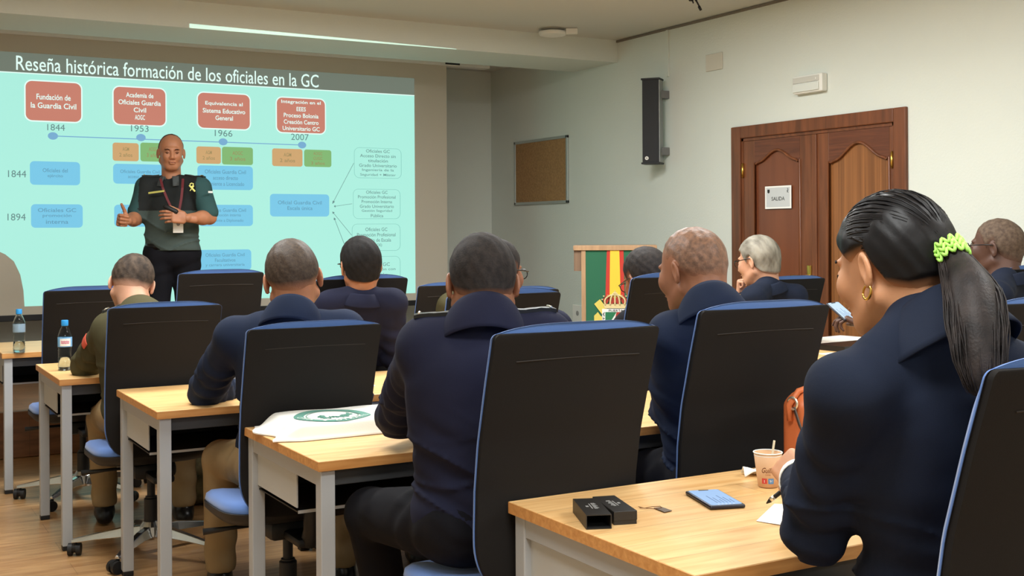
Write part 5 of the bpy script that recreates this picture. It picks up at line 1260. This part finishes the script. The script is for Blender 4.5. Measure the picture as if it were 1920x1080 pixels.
# 9 grey-haired man
A9 = person('grey-haired person with glasses and navy jacket resting the chin on a hand, before the door', P(1421, 489, 6.35), -16, 12, 0, 1.07, body_az=-6, seat=(4.76, 5.38),
    skin_m=SK_light, hair_m=H_grey, hairl=HL_full, hair_t=.011, fade=.012, top=M_navyw, pants=M_blackcl, glasses=True, J=dict(neck=P(1440, 540, 6.28), shL=P(1412, 560, 6.15), shR=P(1490, 556, 6.3), elL=P(1383, 618, 6.4), wrL=P(1391, 556, 6.7), elR=P(1500, 640, 6.3), wrR=P(1475, 668, 6.6)),
    hands=(dict(curls=(70, 75, 80, 85), h=.006, d=(0, -.1, 1), n=(0, -1, 0)), 'hide'))
inv9 = A9['inv']; w9 = Vector(A9['J']['wrL']); e9 = Vector(A9['J']['elL']); d9 = (w9 - e9).normalized(); o9 = d9.orthogonal().normalized(); q9 = d9.cross(o9)
mb = MB()
for k in (0, 1): c = e9 + (w9 - e9) * (.72 + .12 * k); mb.tube([inv9 @ (c + (o9 * math.cos(a) + q9 * math.sin(a)) * .045) for a in [2 * math.pi * i / 20 for i in range(21)]], .004, 6)
mb.build('cuff_stripe', M_gold, A9['root'], smooth=True)
# 10 man with glasses at the right edge
A10 = person('person with short greying hair and glasses at the right edge, seen in profile', P(1868, 464, 5.45), -22, 2, 0, 1.10, body_az=-14, seat=(4.83, 3.86),
    skin_m=SK_vdark, hair_m=H_gbuzz, hairl=HL_short, hair_t=.003, top=M_navyw, pants=M_blackcl, glasses=True, J=dict(neck=P(1885, 528, 5.35), shL=P(1868, 556, 5.15), elL=P(1720, 640, 5.3), wrL=P(1622, 612, 5.55)), hands=(dict(curls=(30, 45, 50, 55), h=.004, d=P(1575, 590, 5.6) - P(1622, 612, 5.55), n=(-.3, .5, -.8), thumb=(.8, .5), ts=-1), 'hide'))
q0 = P(1577, 585, 5.62); phone(q0, P(1556, 568, 5.68) - P(1592, 600, 5.56), P(1556, 568, 5.70) - P(1580, 567, 5.72), 'smartphone with bright screen held by the person at the right wall', L=.15, Wd=.075, scr_col=(186, 216, 238))
A10b = None
# 11 woman with ponytail
hw = P(1672, 499, 2.03)
A11 = person('woman in dark navy jacket with black ponytail and gold hoop earring, writing in foreground', hw, -2, 15, 0, .975, body_az=-8, seat=(1.60, 1.42),
    skin_m=SK_tan, hair_m=H_wom, hairl=HL_woman, hair_t=.0112, fade=.014, top=M_navyw, pants=M_navyw, wide=.98, jh=.0065, hi=.0030, neck_r=.055,
    J=dict(neck=P(1744, 612, 1.96), pel=Vector((1.690, 1.39, .58)), shL=P(1590, 742, 1.88), shR=P(1905, 720, 2.0), elL=P(1530, 985, 2.06), wrL=P(1500, 900, 2.34), elR=Vector((1.93, 1.55, .86)), wrR=Vector((2.0, 1.86, .80))),
    hands=(dict(curls=(50, 62, 70, 75), h=.003, d=(.30, .85, .25), n=(.75, -.2, -.6), thumb=(.4, .6), ts=1, sc=.88), 'hide'), hem=-.06,
    collar_kw=dict(rx=.066, ry=.072, stand=.030, fall=.095, rise=.034, open_=24))
inv = A11['inv']; HM = A11['HM']
J = A11['J']; w_ = Vector(J['wrL']); e_ = Vector(J['elL']); d = (w_ - e_).normalized(); o1 = d.orthogonal().normalized(); q1 = d.cross(o1)
mb = MB(); mb.grid(lambda u, v: inv @ (w_ + d * (-.016 + .030 * v) + (o1 * math.cos(2 * math.pi * u) + q1 * math.sin(2 * math.pi * u)) * (.0415 - .003 * v)), 25, 3); mb.build('shirt_cuff', M_paper, A11['root'], smooth=True, solid=.003)
# ear hoop
ec = HM @ Vector((-.084, -.006, -.046)); mb = MB(); fv = (HM.to_3x3() @ Vector((0.25, 1, 0))).normalized()
mb.tube([inv @ (ec + fv * .0115 * math.cos(a) + Vector((0, 0, 1)) * .0115 * math.sin(a)) for a in [2 * math.pi * k / 28 for k in range(29)]], [.0018 + .0008 * abs(math.sin(math.pi * k / 28)) for k in range(29)], 8); mb.build('earring', M_gold, A11['root'], smooth=True)
# eyelashes and brow
for nm, pts, r_ in (('eyelash', [(-.048, .083, .004), (-.041, .090, .000), (-.033, .093, -.002), (-.024, .092, -.001)], .0014), ('eyebrow', [(-.054, .076, .026), (-.042, .086, .031), (-.028, .091, .030)], .0020)):
    mb = MB(); mb.tube([inv @ (HM @ Vector(p)) for p in pts], r_, 5); mb.build(nm, H_blk, A11['root'], smooth=True)
# ponytail: tie, strands on the skull, falling tail
tie = HM @ Vector((-.004, -.126, .004))
cen = Vector((0, -.014, .030)); rad = Vector((.0893, .1102, .1030))
def oncap(dv, lift=0):
    dv = Vector(dv).normalized(); k = 1 / math.sqrt((dv.x / rad.x) ** 2 + (dv.y / rad.y) ** 2 + (dv.z / rad.z) ** 2); return cen + dv * (k + lift)
tl = (HM.inverted() @ tie - cen).normalized()
mb = MB(); rr = random.Random(11)
for i in range(230):
    th = rr.uniform(-1.9, 1.9); z = None
    # hairline start directions around the face and ears
    x = math.sin(th) * .9; y = math.cos(th) * .85; zz = .10 + .34 * max(0, math.cos(th)) ** 1.5 - (.35 if abs(th) > 1.35 else 0) * (abs(th) - 1.35) / .55
    s0 = Vector((x, y, zz)).normalized(); pts = []; om = s0.angle(tl)
    if om < .3: continue
    w0 = rr.uniform(-.03, .03)
    for k in range(13):
        u = k / 12; v = (s0 * math.sin((1 - u) * om) + tl * math.sin(u * om)) / math.sin(om)
        v = v + Vector((0, 0, .10 * math.sin(math.pi * u))) * (1 if zz > .3 else 0); pts.append(inv @ (HM @ oncap(v, -.05 * max(0, .3 - u) ** 1.5 + .0004 * rr.random())))
    mb.tube(pts, [.0006] + [.0011] * 11 + [.0006], 4, cap=False)
mb.build('hair_strands', H_wom, A11['root'], smooth=True)
path = [tie, P(1800, 500, 1.90), P(1822, 545, 1.845), P(1832, 610, 1.80), P(1838, 680, 1.77), P(1846, 740, 1.755)]
def spl(pts, u):
    n = len(pts) - 1; s = u * n; i = min(int(s), n - 1); f = s - i; p0 = pts[max(i - 1, 0)]; p1 = pts[i]; p2 = pts[i + 1]; p3 = pts[min(i + 2, n)]
    return .5 * ((2 * p1) + (-p0 + p2) * f + (2 * p0 - 5 * p1 + 4 * p2 - p3) * f * f + (-p0 + 3 * p1 - 3 * p2 + p3) * f ** 3)
wid = [.018, .030, .042, .043, .036, .020]
core = MB(); core.tube([inv @ spl(path, k / 24) for k in range(25)], [np.interp(k / 24 * 5, range(6), wid) * .82 for k in range(25)], 14); pt = core.build('ponytail', hairm('tail', (30, 26, 26), (52, 45, 43), ns=30, rough=.55), A11['root'], smooth=True)
mb = MB(); cr_ = Vector((math.cos(AZ + .35), -math.sin(AZ + .35), 0)); cf = Vector((cr_.y, -cr_.x, 0)) * -1
for i in range(260):
    a = rr.uniform(0, 2 * math.pi); rq = .72 + .34 * rr.random() ** 1; ph = rr.uniform(0, 6); amp = rr.uniform(.001, .004); u1 = rr.uniform(.86, 1.04); pts = []
    for k in range(16):
        u = min(1, u1 * k / 15); ww = np.interp(u * 5, range(6), wid) * rq; c = spl(path, u)
        pts.append(inv @ (c + cr_ * (ww * math.cos(a) + amp * math.sin(9 * u + ph)) + cf * (ww * .8 * math.sin(a) + amp * math.cos(8 * u + ph)) + Vector((0, 0, ww * .6 * math.sin(a) * (1 - u) ** 3))))
    mb.tube(pts, [.0012] * 13 + [.001, .0008, .0003], 4, cap=False)
mb.build('hair_strands', hairm('tail', (30, 26, 26), (52, 45, 43), ns=30, rough=.45), pt, smooth=True)
# neon wavy scrunchie
ax = (path[1] - tie).normalized(); ua = ax.orthogonal().normalized(); ub = ax.cross(ua); c0 = tie + ax * .012
mb = MB()
for off in (-.010, .0, .010):
    pts = [inv @ (c0 + ax * (off + .0055 * math.sin(11 * t_)) + (ua * math.cos(t_) + ub * math.sin(t_)) * (.0245 + .0015 * math.cos(9 * t_))) for t_ in [2 * math.pi * k / 90 for k in range(91)]]
    mb.tube(pts, .0030, 6, cap=False)
mb.build('hair_tie', mat('neon_green', (176, 240, 110), .5), A11['root'], smooth=True)
# pen in her hand
hp = w_ + d * .09; mb = MB(); a = P(1437, 944, 2.44); b = P(1492, 900, 2.42); a = Vector((a.x, a.y, max(a.z, .745)))
mb.tube([a, a + (b - a) * .12, b], [.0012, .0045, .0050], 10); o = mb.build('pen', M_black, smooth=True); tag(o, 'black pen held by the writing woman', 'pen')
mb = MB(); mb.tube([a + (b - a) * .15, a + (b - a) * .28], .0054, 10); g = mb.build('grip_ring', M_silver, o, smooth=True)

# 12 the speaker
def polo(v, f, root, inv, J, Rt, nk, U, Ls, pl):
    r = (v - pl) @ Rt.T; c = r[f].mean(1)
    up = c[:, 2] > Ls * .60; arm = np.abs(c[:, 0]) > .185
    o = np_obj('polo_shirt', [(v, f)], M_polog, root, inv)
    for m in (M_polok, M_teal): o.data.materials.append(m)
    idx = np.where(arm, 2, np.where(up, 1, 0)).astype(np.int32)
    if len(idx) == len(o.data.polygons): o.data.polygons.foreach_set('material_index', idx)
M_polog = mat('polo_grey_green', (62, 74, 70), .85, bump=.3, bscale=10, dist=.01); M_polok = mat('polo_black', (20, 24, 24), .85, bump=.2, bscale=10, dist=.01)
TS = 7.72; FZ = .285
A12 = person('person standing on the stage in green and black polo shirt with red lanyard, gesturing', P(321, 286, TS), 190, 6, 0, 1.0, body_az=188, seat=(P(322, 460, TS).x, P(322, 460, TS).y), floor=FZ, stand=True,
    skin_m=SK_mid, hair_m=hairm('receding_grey', (58, 48, 42), (84, 70, 60), ns=40), hairl=[(-.2, -.07), (-.095, -.068), (-.05, -.045), (-.028, -.03), (-.012, .02), (.0, .012), (.012, .05), (.022, .13), (.1, .3)], hair_t=.0022, top=M_teal, pants=M_blackcl, wide=1.06, jh=.008, sleeve=.80, hi=.0032,
    J=dict(neck=P(322, 343, TS + .03), pel=P(323, 476, TS + .02), shR=P(275, 352, TS), shL=P(376, 352, TS), elR=P(255, 410, TS - .04), wrR=P(240, 414, TS - .24), elL=P(393, 408, TS - .02), wrL=P(350, 409, TS - .22)),
    hands=(dict(curls=(25, 30, 32, 36), h=.003, d=(-.94, -.12, .10), n=(.05, 1, -.15), thumb=(.5, .2), ts=-1), dict(curls=(50, 56, 60, 64), h=.003, d=(-.72, -.60, .05), n=(.62, -.70, -.15), thumb=(1.2, -.3), ts=1)),
    top_fn=polo, hem=.02, collar_kw=dict(rx=.066, ry=.070, stand=.030, fall=.062, rise=.035, fdrop=-.030, flare=.45, open_=20, m=mat('collar_grey', (66, 70, 70), .8)))
inv = A12['inv']; rt12 = A12['root']; HM = A12['HM']
for sx in (-1, 1):
    mb = MB(); mb.lathe([(.0001, -.0035), (.006, -.002), (.0075, .002)], 14, M=inv @ HM @ Matrix.Translation((sx * .031, .0905, .003)) @ Matrix.Rotation(R(-90), 4, 'X')); mb.build('eye', mat('dark_eye', (40, 28, 22), .2), rt12, smooth=True)
    mb = MB(); mb.tube([inv @ (HM @ Vector(p)) for p in ((sx * .016, .100, .020), (sx * .030, .100, .026), (sx * .048, .088, .021))], [.0022, .003, .0015], 6); mb.build('eyebrow', H_blk, rt12, smooth=True)
    mb = MB(); mb.tube([inv @ (HM @ Vector(p)) for p in ((sx * .020, .097, .004), (sx * .031, .0985, .0065), (sx * .043, .091, .004))], .0016, 6); mb.build('eyelid', skin('lid', (110, 70, 52)), rt12, smooth=True)
mb = MB(); mb.tube([inv @ (HM @ Vector(p)) for p in ((-.022, .097, -.062), (0, .106, -.060), (.022, .097, -.062))], [.0015, .0025, .0015], 6); mb.build('lips', skin('lips', (130, 74, 62)), rt12, smooth=True)
fwd = A12['fw']
def front(px, py, off=0):      # point on the chest surface seen at a pixel: march towards the torso ellipsoids
    return P(px, py, TS - .125 - off)
M_red = mat('lanyard_red', (96, 28, 34), .7)
mb = MB()
for pts in (((301, 335, -.06), (305, 352, .0), (313, 372, .012), (323, 394, .03), (331, 412, .03)), ((343, 335, -.06), (342, 352, .0), (340, 372, .012), (336, 394, .03), (333, 412, .03))):
    q = [inv @ front(x, y, o) for x, y, o in pts]
    for i in range(len(q) - 1): mb.poly([q[i] - Vector((.008, 0, 0)), q[i] + Vector((.008, 0, 0)), q[i + 1] + Vector((.008, 0, 0)), q[i + 1] - Vector((.008, 0, 0))], Vector((0, -.002, 0)))
mb.build('lanyard', M_red, rt12)
mb = MB(); c = inv @ front(334, 422, .045); mb.box(c.x - .033, c.x + .033, c.y - .002, c.y + .002, c.z - .05, c.z + .03, bev=.002); bd = mb.build('name_badge', M_paper, rt12)
mb = MB(); mb.poly([(c.x + .012 * math.cos(a), c.y - .003, c.z + .008 + .014 * math.sin(a)) for a in [2 * math.pi * k / 14 for k in range(14)]], (0, -.0005, 0)); mb.build('badge_emblem', mat('badge_grey', (140, 138, 140), .7), bd)
mb = MB(); a = inv @ front(278, 362, -.015); b = inv @ front(308, 358, .01); z3 = Vector((0, 0, .006)); mb.poly([a - z3, b - z3, b + z3, a + z3], (0, -.004, 0)); mb.build('chest_strip', mat('strip_yellow', (196, 190, 100), .7), rt12)
mb = MB(); a = inv @ front(360, 352, .0)
mb.tube([a + Vector(v) for v in ((-.014, 0, .022), (-.004, -.002, .030), (.008, -.002, .026), (.006, -.002, .012), (-.006, -.002, .004))], .004, 5)
mb.tube([a + Vector((-.018, -.002, .016)), a + Vector((.018, -.002, -.024))], .006, 5); mb.tube([a + Vector((.012, -.003, .012)), a + Vector((-.014, -.003, -.020))], .003, 5)
mb.build('chest_emblem', mat('emblem_bright', (226, 226, 130), .6), rt12)
mb = MB(); a = inv @ P(396, 360, TS - .09); mb.poly([a + Vector(v) for v in ((-.02, 0, -.006), (.014, .02, -.006), (.014, .02, .006), (-.02, 0, .006))], (0, -.004, 0)); mb.build('sleeve_flash', M_paper, rt12)
for s in 'LR': epaulette(A12, s, M_gold)
mb = MB(); mb.lathe([(.165, -.02), (.170, .02)], 32, sx=1.0, sy=.75, M=inv @ Matrix.Translation(Vector(P(323, 462, TS + .02))) @ Matrix.Rotation(R(-8), 4, 'Z'), cap=False); mb.build('belt', M_shoe, rt12, smooth=True, solid=.005)
# remote in his left hand
mb = MB(); c = P(320, 392, TS - .27); ux = (P(332, 398, TS - .27) - P(310, 387, TS - .27)).normalized()
mb.tube([c - ux * .05, c - ux * .04, c + ux * .04, c + ux * .05], [.010, .016, .016, .010], 10); o = mb.build('remote_control', M_black, smooth=True); tag(o, 'small black remote control in the speaker\'s hand at the belly', 'remote control')

# hand holding a phone at the right-hand desk (belongs to the person by the right wall)
hc = P(1593, 592, 5.75)
